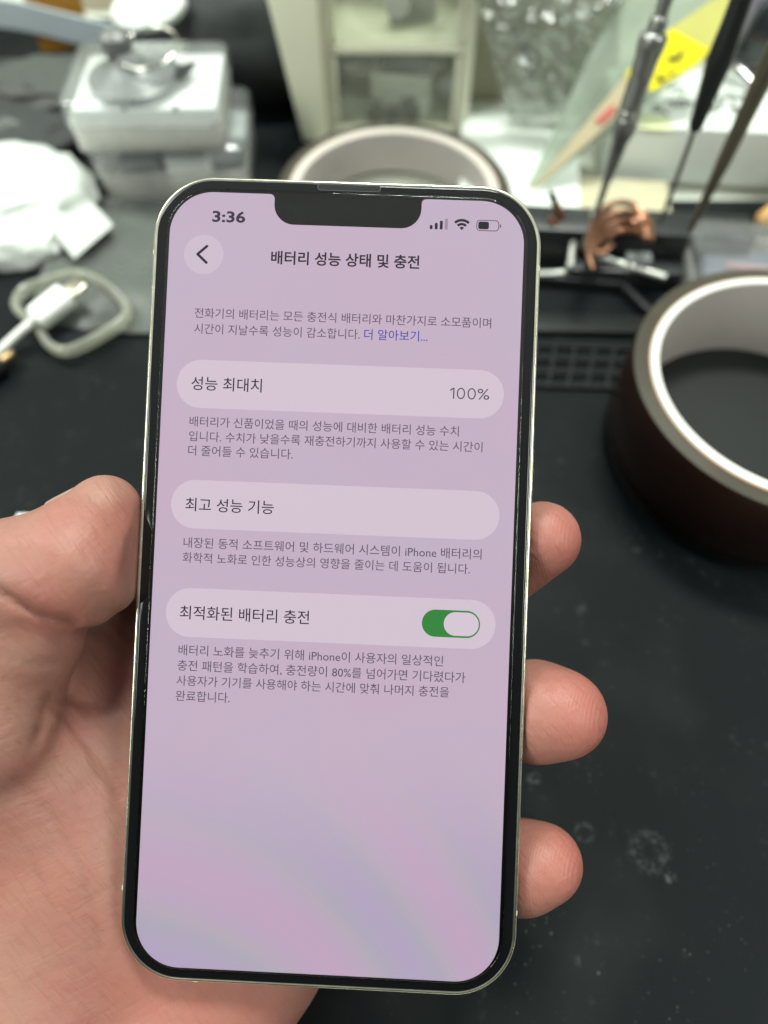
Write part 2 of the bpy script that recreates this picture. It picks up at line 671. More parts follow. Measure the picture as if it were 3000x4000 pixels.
E_card = emit('card_light', (216, 199, 214))
E_dark = emit('dark_text', (48, 40, 54))
E_time = emit('status_text', (62, 54, 68))
E_body = emit('body_text', (104, 91, 110))
E_grey = emit('value_text', (92, 82, 98))
E_blue = emit('link_text', (62, 72, 176))
E_green = emit('toggle_green', (58, 136, 66))
E_knob = emit('toggle_knob', (219, 203, 218))
E_btn = emit('round_button', (209, 192, 209))
E_pale = emit('idle_bar', (160, 142, 162))
E_fill = emit('battery_fill', (44, 44, 50))
for cy in (34.68, 12.62, -7.08):
    flat(rrect(59.8, 8.85, 4.4, 12, -0.05, cy), Z0 + 0.010, 'settings_card', E_card)


def text(body, x0, x1, yc, m, name='text_line', bold=0.0, z=Z0 + 0.022, height=None):
    c = bpy.data.curves.new(name, 'FONT')
    c.body = body
    c.size = 1.0
    c.offset = bold
    c.resolution_u = 3
    t = bpy.data.objects.new(name, c)
    COL.objects.link(t)
    bpy.context.view_layer.update()
    me = bpy.data.meshes.new_from_object(t.evaluated_get(bpy.context.evaluated_depsgraph_get()))
    bpy.data.objects.remove(t)
    me.name = name
    xs = [v.co.x for v in me.vertices]
    ys = [v.co.y for v in me.vertices]
    sxx = (x1 - x0) / (max(xs) - min(xs))
    syy = sxx if height is None else height / (max(ys) - min(ys))
    ym = (max(ys) + min(ys)) / 2
    xm = min(xs)
    for v in me.vertices:
        v.co = ((x0 + (v.co.x - xm) * sxx) * MM, (yc + (v.co.y - ym) * syy) * MM, z * MM)
    me.materials.clear()
    me.materials.append(m)
    o = bpy.data.objects.new(name, me)
    COL.objects.link(o)
    o.parent = display
    return o


text('3:36', -24.85, -18.75, 65.75, E_time, 'time_text', 0.028, height=2.15)
text('배터리 성능 상태 및 충전', -13.68, 13.55, 58.5, E_dark, 'title_text', 0.020)
text('전화기의 배터리는 모든 충전식 배터리와 마찬가지로 소모품이며', -27.29, 27.07, 47.75, E_body, bold=0.004)
text('시간이 지날수록 성능이 감소합니다.', -27.24, 3.2, 44.85, E_body, bold=0.004)
text('더 알아보기...', 4.0, 15.6, 44.9, E_blue, 'link_text', 0.004)
text('성능 최대치', -27.27, -14.33, 34.75, E_dark, 'card_text', 0.004)
text('%', 25.05, 27.22, 34.7, E_grey, 'value_text', 0.0, height=2.0)
text('배터리가 신품이었을 때의 성능에 대비한 배터리 성능 수치', -27.28, 21.92, 27.75, E_body, bold=0.004)
text('입니다. 수치가 낮을수록 재충전하기까지 사용할 수 있는 시간이', -27.24, 26.32, 25.05, E_body, bold=0.004)
text('더 줄어들 수 있습니다.', -27.28, -8.09, 22.42, E_body, bold=0.004)
text('최고 성능 기능', -27.31, -11.13, 12.55, E_dark, 'card_text', 0.004)
text('내장된 동적 소프트웨어 및 하드웨어 시스템이 iPhone 배터리의', -27.32, 26.87, 5.6, E_body, bold=0.004)
text('화학적 노화로 인한 성능상의 영향을 줄이는 데 도움이 됩니다.', -27.36, 24.88, 2.87, E_body, bold=0.004)
text('최적화된 배터리 충전', -27.39, -3.85, -7.1, E_dark, 'card_text', 0.004)
text('배터리 노화를 늦추기 위해 iPhone이 사용자의 일상적인', -27.31, 20.66, -13.9, E_body, bold=0.004)
text('충전 패턴을 학습하여, 충전량이 80%를 넘어가면 기다렸다가', -27.35, 24.78, -16.72, E_body, bold=0.004)
text('사용자가 기기를 사용해야 하는 시간에 맞춰 나머지 충전을', -27.39, 21.96, -19.4, E_body, bold=0.004)
text('완료합니다.', -27.43, -17.57, -22.15, E_body, bold=0.004)

# round back button with its chevron
flat([(-26.12 + 3.65 * math.cos(2 * math.pi * k / 48), 58.6 + 3.65 * math.sin(2 * math.pi * k / 48)) for k in range(48)],
     Z0 + 0.010, 'back_button', E_btn)


def stroke(pts, w, z, name, m):
    """a line of round-ended strokes on the screen"""
    mb = MB()
    for a, b in zip(pts, pts[1:]):
        a, b = Vector(a), Vector(b)
        ang = math.atan2(b.y - a.y, b.x - a.x)
        pl = []
        for k in range(9):
            t = ang - math.pi / 2 + math.pi * k / 8
            pl.append((b.x + w / 2 * math.cos(t), b.y + w / 2 * math.sin(t), z))
        for k in range(9):
            t = ang + math.pi / 2 + math.pi * k / 8
            pl.append((a.x + w / 2 * math.cos(t), a.y + w / 2 * math.sin(t), z))
        mb.add(pl, [tuple(range(18))])
        z += 0.002
    return mb.build(name, m, display, tri=True)


stroke([(-25.58, 60.15), (-27.26, 58.62), (-25.57, 57.1)], 0.48, Z0 + 0.022, 'back_chevron', E_dark)
# status icons: bars, wireless fan, battery
for k in range(4):
    h = 0.75 + 0.43 * k
    flat(rrect(0.52, h, 0.18, 4, 15.45 + k * 0.92, 64.72 + h / 2), Z0 + 0.012, 'signal_bar', E_pale if k == 3 else E_fill)
mb = MB()
for (ra, rb) in ((0.0, 0.62), (0.88, 1.34), (1.60, 2.08)):
    n_ = 14
    for k in range(n_):
        a0, a1 = R(46 + 88 * k / n_), R(46 + 88 * (k + 1) / n_)
        q = [(21.05 + r_ * math.cos(a), 64.72 + r_ * math.sin(a), Z0 + 0.012) for r_, a in ((ra, a0), (rb, a0), (rb, a1), (ra, a1))]
        mb.add(q, [(0, 1, 2, 3)] if ra > 0 else [(0, 1, 2)])
mb.build('wireless_icon', E_fill, display)


def ring(outer, inner, z, name, m):
    n_ = len(outer)
    mb = MB()
    mb.add([(x, y, z) for x, y in outer] + [(x, y, z) for x, y in inner],
           [(k, (k + 1) % n_, n_ + (k + 1) % n_, n_ + k) for k in range(n_)])
    return mb.build(name, m, display)


for cx_ in (22.05, 24.0):
    el = lambda a_, b_: [(cx_ + a_ * math.cos(2 * math.pi * k / 36), 34.7 + b_ * math.sin(2 * math.pi * k / 36)) for k in range(36)]
    ring(el(0.76, 1.05), el(0.53, 0.83), Z0 + 0.022, 'value_digit', E_grey)
flat([(20.62, 33.68), (20.86, 33.68), (20.86, 35.72), (20.64, 35.72), (20.08, 35.34), (20.08, 35.06), (20.62, 35.43)], Z0 + 0.022, 'value_digit', E_grey)
ring(rrect(4.15, 2.05, 0.68, 8, 25.78, 65.72), rrect(3.87, 1.77, 0.55, 8, 25.78, 65.72), Z0 + 0.012, 'battery_outline', E_grey)
flat(rrect(1.95, 1.4, 0.36, 6, 25.02, 65.72), Z0 + 0.012, 'battery_level', E_fill)
flat(rrect(0.22, 0.62, 0.1, 4, 28.1, 65.72), Z0 + 0.012, 'battery_tip', E_grey)
flat(rrect(10.5, 4.9, 2.44, 14, 21.82, -7.12), Z0 + 0.014, 'toggle_track', E_green)
flat(rrect(6.3, 4.25, 2.1, 14, 23.68, -7.12), Z0 + 0.022, 'toggle_knob', E_knob)
# front camera behind the glass of the notch
M_lens = pm('lens_blue', (0.006, 0.012, 0.03), 0.1)
MB().lathe([(1.05, 0.004), (1.05, 0.022), (0.8, 0.03), (0.0001, 0.026)], (-9.9, 67.3, 0.0), 24).build('front_camera', M_lens, phone, smooth=True)

# clear screen protector with rounded edge
M_prot = bpy.data.materials.new('protector_glass')
M_prot.use_nodes = True
n, l = M_prot.node_tree.nodes, M_prot.node_tree.links
b = n['Principled BSDF']
b.inputs['Base Color'].default_value = (1, 1, 1, 1)
b.inputs['Transmission Weight'].default_value = 1.0
b.inputs['IOR'].default_value = 1.34
t = n.new('ShaderNodeTexCoord')
nz = n.new('ShaderNodeTexNoise')
nz.inputs['Scale'].default_value = 60
l.new(t.outputs['Object'], nz.inputs['Vector'])
mp = n.new('ShaderNodeMapRange')
mp.inputs['To Min'].default_value = 0.01
mp.inputs['To Max'].default_value = 0.02
l.new(nz.outputs['Fac'], mp.inputs['Value'])
l.new(mp.outputs[0], b.inputs['Roughness'])
prot = MB().loops([rr(2.55, 0.075), rr(2.5, 0.10), rr(2.5, 0.18)] + [rr(2.5 + 0.35 * (1 - math.cos(R(a))), 0.18 + 0.2 * math.sin(R(a)))
                  for a in (15, 30, 45, 60, 75, 90)]).build(
    'screen_protector', M_prot, phone, smooth=True, tri=True, angle=85)

# ------------------------------------------------------------------ hand (signed distance field -> one continuous skin)
def cam_pt(px, py, d):
    return np.array([(px - 1500) / FPX * d, (2000 - py) / FPX * d, -d], np.float32)


class Field:
    def __init__(s, lo, hi, h):
        s.lo, s.h = np.array(lo, np.float32), h
        ax = [np.arange(a, b, h, dtype=np.float32) for a, b in zip(lo, hi)]
        s.X, s.Y, s.Z = np.meshgrid(*ax, indexing='ij', sparse=True)
        s.shape = tuple(len(a) for a in ax)

    def cone(s, a, b, ra, rb):
        ba = b - a
        L = float(ba @ ba) + 1e-9
        t = ((s.X - a[0]) * ba[0] + (s.Y - a[1]) * ba[1] + (s.Z - a[2]) * ba[2]) / L
        np.clip(t, 0, 1, out=t)
        d = (s.X - a[0] - t * ba[0]) ** 2 + (s.Y - a[1] - t * ba[1]) ** 2 + (s.Z - a[2] - t * ba[2]) ** 2
        return np.sqrt(d) - (ra + (rb - ra) * t)

    def chain(s, pts, k=3.0):
        d = None
        for p, q in zip(pts, pts[1:]):
            c = s.cone(p[0], q[0], p[1], q[1])
            d = c if d is None else smin(d, c, k)
        return d


def smin(a, b, k):
    h = np.maximum(k - np.abs(a - b), 0) / k
    return np.minimum(a, b) - h * h * k * 0.25


def surface_nets(F, lo, h):
    nx, ny, nz_ = F.shape
    ins = F < 0
    c = np.zeros((nx - 1, ny - 1, nz_ - 1), np.int8)
    for i in (0, 1):
        for j in (0, 1):
            for k in (0, 1):
                c += ins[i:nx - 1 + i, j:ny - 1 + j, k:nz_ - 1 + k]
    act = np.argwhere((c > 0) & (c < 8))
    idx = -np.ones(c.shape, np.int64)
    idx[act[:, 0], act[:, 1], act[:, 2]] = np.arange(len(act))
    acc = np.zeros((len(act), 3))
    cnt = np.zeros(len(act))
    for ax in range(3):
        o1, o2 = [a for a in range(3) if a != ax]
        for u in (0, 1):
            for v in (0, 1):
                off = np.zeros(3, int)
                off[o1], off[o2] = u, v
                p = act + off
                q = p.copy()
                q[:, ax] += 1
                fa = F[p[:, 0], p[:, 1], p[:, 2]]
                fb = F[q[:, 0], q[:, 1], q[:, 2]]
                m = (fa < 0) != (fb < 0)
                t = np.where(m, fa / np.where(m, fa - fb, 1), 0)
                pos = p.astype(float)
                pos[:, ax] += t
                acc[m] += pos[m]
                cnt[m] += 1
    verts = acc / cnt[:, None] * h + lo
    quads = []
    for ax in range(3):
        o1, o2 = (ax + 1) % 3, (ax + 2) % 3
        sl_a = [slice(None)] * 3
        sl_b = [slice(None)] * 3
        sl_a[ax], sl_b[ax] = slice(0, -1), slice(1, None)
        ch = ins[tuple(sl_a)] != ins[tuple(sl_b)]
        e = np.argwhere(ch)
        ok = (e[:, o1] > 0) & (e[:, o2] > 0) & (e[:, o1] < F.shape[o1] - 1) & (e[:, o2] < F.shape[o2] - 1)
        e = e[ok]
        sgn = ins[e[:, 0], e[:, 1], e[:, 2]]
        cs = []
        for u, v in ((-1, -1), (0, -1), (0, 0), (-1, 0)):
            q = e.copy()
            q[:, o1] += u
            q[:, o2] += v
            cs.append(idx[q[:, 0], q[:, 1], q[:, 2]])
        Q = np.stack(cs, 1)
        Q[~sgn] = Q[~sgn][:, ::-1]
        quads.append(Q)
    return verts, np.concatenate(quads)


def K(px, py, d, r):
    return (cam_pt(px, py, d), r)


def KC(x, y, z, r):
    return (np.array([x, y, z], np.float32), r)


fd = Field((-112, -190, -170), (48, 14, -62), 0.75)
W1, W2 = KC(-64, -126, -122, 17), KC(-38, -128, -124, 17)
A1, A2 = KC(-70, -186, -82, 20), KC(-46, -186, -82, 20)
palm = fd.chain([K(-120, 2640, 128.5, 11.5), K(-60, 2960, 134.5, 13.8), K(70, 3500, 142, 17), W1, A1], 8)
palm = smin(palm, fd.chain([K(390, 2850, 146.5, 13.5), K(395, 3500, 145, 17.2), K(470, 4050, 145, 16), W2, A2], 8), 9)
palm = smin(palm, fd.cone(K(100, 3010, 139.5, 1)[0], K(300, 3250, 143.5, 1)[0], 14, 16), 10)
palm = smin(palm, fd.chain([K(800, 2700, 148, 13), K(800, 3600, 147, 14), K(640, 4100, 145, 14)], 8), 10)
palm = smin(palm, fd.chain([K(1250, 3200, 148, 12.5), K(1000, 3700, 145.5, 13.3), K(800, 4060, 144, 14), W2], 8), 8)
palm = smin(palm, fd.cone(*[x for x in (K(330, 2640, 150.5, 12)[0], K(600, 2450, 148.5, 12)[0])], 11, 11.5), 6)
index = fd.chain([K(590, 2430, 148.5, 11.5), K(1250, 2300, 150, 10), K(1850, 2290, 147, 8.6), K(2118, 2106, 134.5, 7.4)])
middle = fd.chain([K(800, 2700, 148, 11.5), K(1450, 2720, 151, 10), K(1950, 2790, 146, 9.4), K(2095, 2778, 134, 9.2), K(2198, 2788, 131, 8.2)])
ring_f = fd.chain([K(1000, 3000, 148, 11), K(1500, 3200, 151, 9.8), K(1880, 3400, 146, 8.8), K(2040, 3384, 135, 8.1), K(2128, 3370, 132, 7.1)])
pinky = fd.chain([K(1200, 3250, 147, 10.5), K(1550, 3560, 150, 8.5), K(1750, 3560, 147, 7.5), K(1830, 3480, 142, 7)])
fingers = np.minimum(np.minimum(index, middle), np.minimum(ring_f, pinky))
hand = smin(palm, fingers, 5)
thumb_p = fd.chain([K(92, 2430, 126.5, 10.4), K(-62, 2850, 128.5, 12.0), K(-60, 3080, 138, 13.5)], 6)
thumb_d = fd.chain([K(40, 2275, 123.5, 10.4), K(300, 2200, 124, 10.6), K(412, 1992, 127, 6.5)], 5)
thumb_d = smin(thumb_d, fd.cone(K(40, 2275, 123.5, 1)[0], K(-170, 2310, 124, 1)[0], 10.4, 11.5), 4)
thumb_p = smin(thumb_p, fd.cone(K(92, 2430, 1, 1)[0] * 126.5, K(-170, 2410, 1, 1)[0] * 127, 9.5, 11), 6)
thumb = smin(thumb_d, thumb_p, 1.6)
hand = smin(hand, thumb, 1.4)
# carve skin folds along lines across the palm side (authored on the palm, real grooves in the skin)
U_ = 1500 + FPX * fd.X / -fd.Z
V_ = 2000 - FPX * fd.Y / -fd.Z
front = np.clip((fd.Z + 146) / 8, 0, 1)


def groove(pts, wpx, depth):
    global hand
    dmin = None
    for (x0, y0), (x1, y1) in zip(pts, pts[1:]):
        bx, by = x1 - x0, y1 - y0
        t = np.clip(((U_ - x0) * bx + (V_ - y0) * by) / (bx * bx + by * by), 0, 1)
        d = (U_ - x0 - t * bx) ** 2 + (V_ - y0 - t * by) ** 2
        dmin = d if dmin is None else np.minimum(dmin, d)
    hand = hand + depth * np.exp(-dmin / (wpx * wpx)) * front


groove([(-80, 2290), (0, 2311), (147, 2395), (285, 2430)], 20, 1.3)
groove([(185, 2735), (159, 2817), (140, 2900)], 20, 0.6)
groove([(185, 2740), (300, 2830), (400, 2960), (470, 3100)], 24, 0.4)
groove([(240, 2700), (330, 2740), (440, 2760)], 24, 0.5)
groove([(0, 2560), (120, 2600), (230, 2590)], 22, 0.25)
groove([(0, 2660), (100, 2690), (190, 2680)], 22, 0.25)
groove([(330, 2470), (420, 2520), (540, 2560)], 24, 0.7)
groove([(360, 2330), (440, 2400), (540, 2420)], 24, 0.5)
groove([(60, 3060), (200, 3180), (330, 3420), (380, 3700)], 24, 0.28)
# the phone presses into the skin
PRI = PR.transposed()
qx = PRI[0][0] * (fd.X - PT.x) + PRI[0][1] * (fd.Y - PT.y) + PRI[0][2] * (fd.Z - PT.z)
qy = PRI[1][0] * (fd.X - PT.x) + PRI[1][1] * (fd.Y - PT.y) + PRI[1][2] * (fd.Z - PT.z)
qz = PRI[2][0] * (fd.X - PT.x) + PRI[2][1] * (fd.Y - PT.y) + PRI[2][2] * (fd.Z - PT.z)
dx = np.abs(qx) - (BW / 2 - BR)
dy = np.abs(qy) - (BH / 2 - BR)
d2 = np.sqrt(np.maximum(dx, 0) ** 2 + np.maximum(dy, 0) ** 2) + np.minimum(np.maximum(dx, dy), 0) - BR
dz = np.maximum(qz - 12.0, -7.5 - qz)
phone_d = np.maximum(d2, dz) - 0.12
hand = np.maximum(hand, -phone_d)
wz = HC + CP * fd.Y + SP * fd.Z          # height over the mat: the heel of the hand rests on it
hand = np.maximum(hand, 0.4 - wz)
hv, hq = surface_nets(hand, fd.lo, fd.h)
hv = hv.astype(np.float64)
# two light smoothing passes
for _ in range(3):
    acc = np.zeros_like(hv)
    cnt = np.zeros(len(hv))
    for a, b_ in ((0, 1), (1, 2), (2, 3), (3, 0)):
        np.add.at(acc, hq[:, a], hv[hq[:, b_]])
        np.add.at(acc, hq[:, b_], hv[hq[:, a]])
        np.add.at(cnt, hq[:, a], 1)
        np.add.at(cnt, hq[:, b_], 1)
    hv = hv * 0.5 + 0.5 * acc / np.maximum(cnt, 1)[:, None]
CMn = np.array([list(r_) for r_ in CM])
hw = hv @ CMn.T + np.array([0, 0, HC])
ORI = np.array(c2w(-40, -80, -145))
me = bpy.data.meshes.new('hand')
me.from_pydata([tuple(v) for v in (hw - ORI) * MM], [], [tuple(int(i) for i in q) for q in hq])
me.update()
me.polygons.foreach_set('use_smooth', [True] * len(me.polygons))
# pinker pads: thumb, fingertips and knuckle areas of this hand
pk = np.zeros(len(hv))
for (px, py, d, r_, s_) in ((2250, 2120, 130, 10, 1), (2320, 2790, 128, 12, 1), (2240, 3380, 129, 11, 1), (360, 2150, 120, 8, .7),
                            (230, 2330, 118, 7, .8), (500, 2000, 124, 6, .4), (430, 2700, 136, 9, .55), (250, 3300, 128, 14, .35),
                            (700, 3900, 133, 22, .5)):
    c_ = cam_pt(px, py, d)
    pk = np.maximum(pk, s_ * np.exp(-((hv - c_) ** 2).sum(1) / (r_ * r_)))
up_ = 1500 + FPX * hv[:, 0] / -hv[:, 2]
vp_ = 2000 - FPX * hv[:, 1] / -hv[:, 2]
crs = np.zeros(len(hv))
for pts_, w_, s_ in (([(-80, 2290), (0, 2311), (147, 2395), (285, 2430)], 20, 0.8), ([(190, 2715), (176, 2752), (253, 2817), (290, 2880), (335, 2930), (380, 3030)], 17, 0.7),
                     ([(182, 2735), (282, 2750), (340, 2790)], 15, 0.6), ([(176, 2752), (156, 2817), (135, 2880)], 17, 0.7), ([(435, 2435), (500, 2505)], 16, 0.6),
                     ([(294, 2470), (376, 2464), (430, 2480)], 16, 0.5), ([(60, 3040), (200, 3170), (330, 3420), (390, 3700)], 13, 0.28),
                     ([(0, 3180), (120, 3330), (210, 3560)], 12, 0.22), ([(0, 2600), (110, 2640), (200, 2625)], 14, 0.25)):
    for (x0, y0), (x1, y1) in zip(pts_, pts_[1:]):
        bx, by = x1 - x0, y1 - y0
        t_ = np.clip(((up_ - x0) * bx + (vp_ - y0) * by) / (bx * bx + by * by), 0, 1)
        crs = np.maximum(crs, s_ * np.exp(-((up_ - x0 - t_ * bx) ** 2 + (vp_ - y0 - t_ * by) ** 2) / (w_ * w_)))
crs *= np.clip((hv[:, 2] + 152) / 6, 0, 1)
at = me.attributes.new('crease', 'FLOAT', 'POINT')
at.data.foreach_set('value', crs.astype(np.float32))
at = me.attributes.new('pink', 'FLOAT', 'POINT')
at.data.foreach_set('value', pk.astype(np.float32))


def skin_material():
    m = bpy.data.materials.new('skin')
    m.use_nodes = True
    n, l = m.node_tree.nodes, m.node_tree.links
    b = n['Principled BSDF']
    b.inputs['Roughness'].default_value = 0.48
    b.inputs['Specular IOR Level'].default_value = 0.35
    b.inputs['Subsurface Weight'].default_value = 0.35
    b.inputs['Subsurface Radius'].default_value = (1.0, 0.35, 0.2)
    b.inputs['Subsurface Scale'].default_value = 0.003
    t = n.new('ShaderNodeTexCoord')

    def nzt(scale, detail=4, vec=None):
        q = n.new('ShaderNodeTexNoise')
        q.inputs['Scale'].default_value = scale
        q.inputs['Detail'].default_value = detail
        l.new(vec or t.outputs['Object'], q.inputs['Vector'])
        return q.outputs['Fac']

    def rng(x, a, b2, lo=0.0, hi=1.0):
        q = n.new('ShaderNodeMapRange')
        q.inputs['From Min'].default_value = a
        q.inputs['From Max'].default_value = b2
        q.inputs['To Min'].default_value = lo
        q.inputs['To Max'].default_value = hi
        l.new(x, q.inputs['Value'])
        return q.outputs[0]

    def mixc(f, a, b2):
        q = n.new('ShaderNodeMix')
        q.data_type = 'RGBA'
        l.new(f, q.inputs[0])
        for i, c in ((6, a), (7, b2)):
            if isinstance(c, tuple):
                q.inputs[i].default_value = c + (1,)
            else:
                l.new(c, q.inputs[i])
        return q.outputs[2]
    at_ = n.new('ShaderNodeAttribute')
    at_.attribute_name = 'pink'
    c = mixc(rng(nzt(110, 5), 0.32, 0.66), (0.306, 0.165, 0.127), (0.316, 0.141, 0.112))
    c = mixc(rng(nzt(48, 4), 0.5, 0.75, 0, 0.55), c, (0.314, 0.186, 0.142))
    c = mixc(rng(nzt(420, 4), 0.5, 0.8, 0, 0.40), c, (0.306, 0.121, 0.097))
    c = mixc(rng(nzt(75, 4), 0.56, 0.72, 0, 0.40), c, (0.332, 0.117, 0.097))
    c = mixc(at_.outputs['Fac'], c, (0.358, 0.119, 0.095))
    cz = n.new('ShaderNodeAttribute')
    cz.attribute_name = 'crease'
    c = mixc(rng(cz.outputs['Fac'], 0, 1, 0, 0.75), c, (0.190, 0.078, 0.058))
    # fine skin lines
    mpn = n.new('ShaderNodeMapping')
    mpn.inputs['Rotation'].default_value = (0.2, 0.1, 0.9)
    mpn.inputs['Scale'].default_value = (1, 3.2, 1)
    l.new(t.outputs['Object'], mpn.inputs[0])
    vz = n.new('ShaderNodeTexVoronoi')
    vz.feature = 'DISTANCE_TO_EDGE'
    vz.inputs['Scale'].default_value = 420
    l.new(mpn.outputs[0], vz.inputs['Vector'])
    lines = rng(vz.outputs['Distance'], 0, 0.10)
    fine = None
    for rot_, sc_, str_ in (((0.0, 0.0, -0.87), 260, 0.22), ((0.0, 0.0, 0.45), 330, 0.11)):
        mp3 = n.new('ShaderNodeMapping')
        mp3.inputs['Rotation'].default_value = rot_
        mp3.vector_type = 'TEXTURE'
        mp3.inputs['Scale'].default_value = (2.2, 0.24, 1.2)
        l.new(t.outputs['Object'], mp3.inputs[0])
        q_ = rng(nzt(sc_, 3, mp3.outputs[0]), 0.36, 0.50)
        fine = q_ if fine is None else fine
        bq = n.new('ShaderNodeBump')
        bq.inputs['Strength'].default_value = str_
        bq.inputs['Distance'].default_value = 0.00022
        l.new(q_, bq.inputs['Height'])
        if fine is q_:
            b0 = bq
        else:
            l.new(b0.outputs[0], bq.inputs['Normal'])
            b0 = bq
    kk = n.new('ShaderNodeMath')
    kk.operation = 'MULTIPLY'
    l.new(rng(fine, 0, 1, 0.13, 0.0), kk.inputs[0])
    l.new(rng(nzt(70, 3), 0.38, 0.6), kk.inputs[1])
    c = mixc(kk.outputs[0], c, (0.20, 0.085, 0.06))
    l.new(c, b.inputs['Base Color'])
    wv = n.new('ShaderNodeTexWave')       # ridges
    wv.inputs['Scale'].default_value = 560
    wv.inputs['Distortion'].default_value = 4.0
    wv.inputs['Detail'].default_value = 1.0
    wv.inputs['Detail Scale'].default_value = 0.08
    mp2 = n.new('ShaderNodeMapping')
    mp2.inputs['Rotation'].default_value = (0.0, 0.5, 0.3)
    l.new(t.outputs['Object'], mp2.inputs[0])
    l.new(mp2.outputs[0], wv.inputs['Vector'])
    b1 = n.new('ShaderNodeBump')
    l.new(b0.outputs[0], b1.inputs['Normal'])
    b1.inputs['Strength'].default_value = 0.06
    b1.inputs['Distance'].default_value = 0.0003
    l.new(lines, b1.inputs['Height'])
    b2 = n.new('ShaderNodeBump')
    b2.inputs['Strength'].default_value = 0.5
    b2.inputs['Distance'].default_value = 0.00008
    rg = n.new('ShaderNodeMath')
    rg.operation = 'MULTIPLY'
    l.new(wv.outputs['Fac'], rg.inputs[0])
    l.new(rng(at_.outputs['Fac'], 0.15, 0.9, 0.0, 0.75), rg.inputs[1])
    l.new(rg.outputs[0], b2.inputs['Height'])
    l.new(b1.outputs[0], b2.inputs['Normal'])
    b3 = n.new('ShaderNodeBump')
    b3.inputs['Strength'].default_value = 0.15
    b3.inputs['Distance'].default_value = 0.0012
    l.new(nzt(240, 4), b3.inputs['Height'])
    l.new(b2.outputs[0], b3.inputs['Normal'])
    b4 = n.new('ShaderNodeBump')
    b4.inputs['Strength'].default_value = 0.28
    b4.inputs['Distance'].default_value = 0.0022
    l.new(nzt(85, 3), b4.inputs['Height'])
    l.new(b3.outputs[0], b4.inputs['Normal'])
    l.new(b4.outputs[0], b.inputs['Normal'])
    return m


M_skin = skin_material()
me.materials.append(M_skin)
hand_o = bpy.data.objects.new('hand', me)
COL.objects.link(hand_o)
hand_o.location = ORI * MM
tag(hand_o, 'bare left hand holding the smartphone from behind, thumb on its left edge', 'hand')

# thumbnail: a curved plate on the thumb's upper side
M_nail = pm('nail', (0.40, 0.265, 0.225), 0.32, var=0.08, vscale=300)
na, nb_ = Vector(cam_pt(262, 2045, 126.5)), Vector(cam_pt(428, 1935, 127.2))
ax_ = (nb_ - na).normalized()
nup = Vector((ax_.y, -ax_.x, 0))
if nup.y < 0:
    nup = -nup
zz = Vector((0, 0, 1))
loops_ = []
mbn = MB()
for side in (0.25, -0.6):
    for i in range(9):
        u = i / 8
        rad_ = 4.95 - 1.1 * u + side * (1.0 if i not in (0,) else 0.6)
        for k in range(13):
            a = R(-62 + 124 * k / 12)
            p = na + ax_ * (u * (nb_ - na).length * (1 + 0.06 * math.cos(a * 1.3))) + (nup * math.cos(a) * rad_ + zz * math.sin(a) * (rad_ + 1.4))
            q = CAMV + CM @ p
            mbn.v.append(tuple(q - Vector(ORI)))
for s_ in (0, 117):
    for i in range(8):
        for k in range(12):
            mbn.f.append([s_ + i * 13 + k, s_ + i * 13 + k + 1, s_ + (i + 1) * 13 + k + 1, s_ + (i + 1) * 13 + k])
rimn = [k for k in range(12)] + [i * 13 + 12 for i in range(8)] + [104 + k for k in range(12, 0, -1)] + [i * 13 for i in range(8, 0, -1)]
for a, b_ in zip(rimn, rimn[1:] + rimn[:1]):
    mbn.f.append([a, b_, b_ + 117, a + 117])
mbn.build('thumbnail', M_nail, hand_o, smooth=True)

# ------------------------------------------------------------------ rolls of tape
M_core = pm('white_core', (0.70, 0.68, 0.64), 0.45, var=0.06)
M_core2 = pm('greyish_core', (0.55, 0.50, 0.45), 0.5, var=0.06)


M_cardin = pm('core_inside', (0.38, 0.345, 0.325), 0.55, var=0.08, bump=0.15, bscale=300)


def tape_material():
    m = pm('dark_brown_tape', (0.018, 0.008, 0.006), 0.22, spec=0.35, var=0.2, vscale=80)
    return m


def tape_side_material():
    m = pm('tape_side', (0.055, 0.048, 0.034), 0.45, var=0.3, vscale=120)
    n, l = m.node_tree.nodes, m.node_tree.links
    t = n.new('ShaderNodeTexCoord')
    wv = n.new('ShaderNodeTexWave')
    wv.wave_type = 'RINGS'
    wv.rings_direction = 'Z'
    wv.inputs['Scale'].default_value = 900
    wv.inputs['Distortion'].default_value = 1.0
    l.new(t.outputs['Object'], wv.inputs['Vector'])
    bp = n.new('ShaderNodeBump')
    bp.inputs['Strength'].default_value = 0.4
    bp.inputs['Distance'].default_value = 0.0004
    l.new(wv.outputs['Fac'], bp.inputs['Height'])
    l.new(bp.outputs[0], n['Principled BSDF'].inputs['Normal'])
    return m


M_amber = pm('amber_wrap', (0.16, 0.07, 0.02), 0.3)
M_tape, M_tside = tape_material(), tape_side_material()


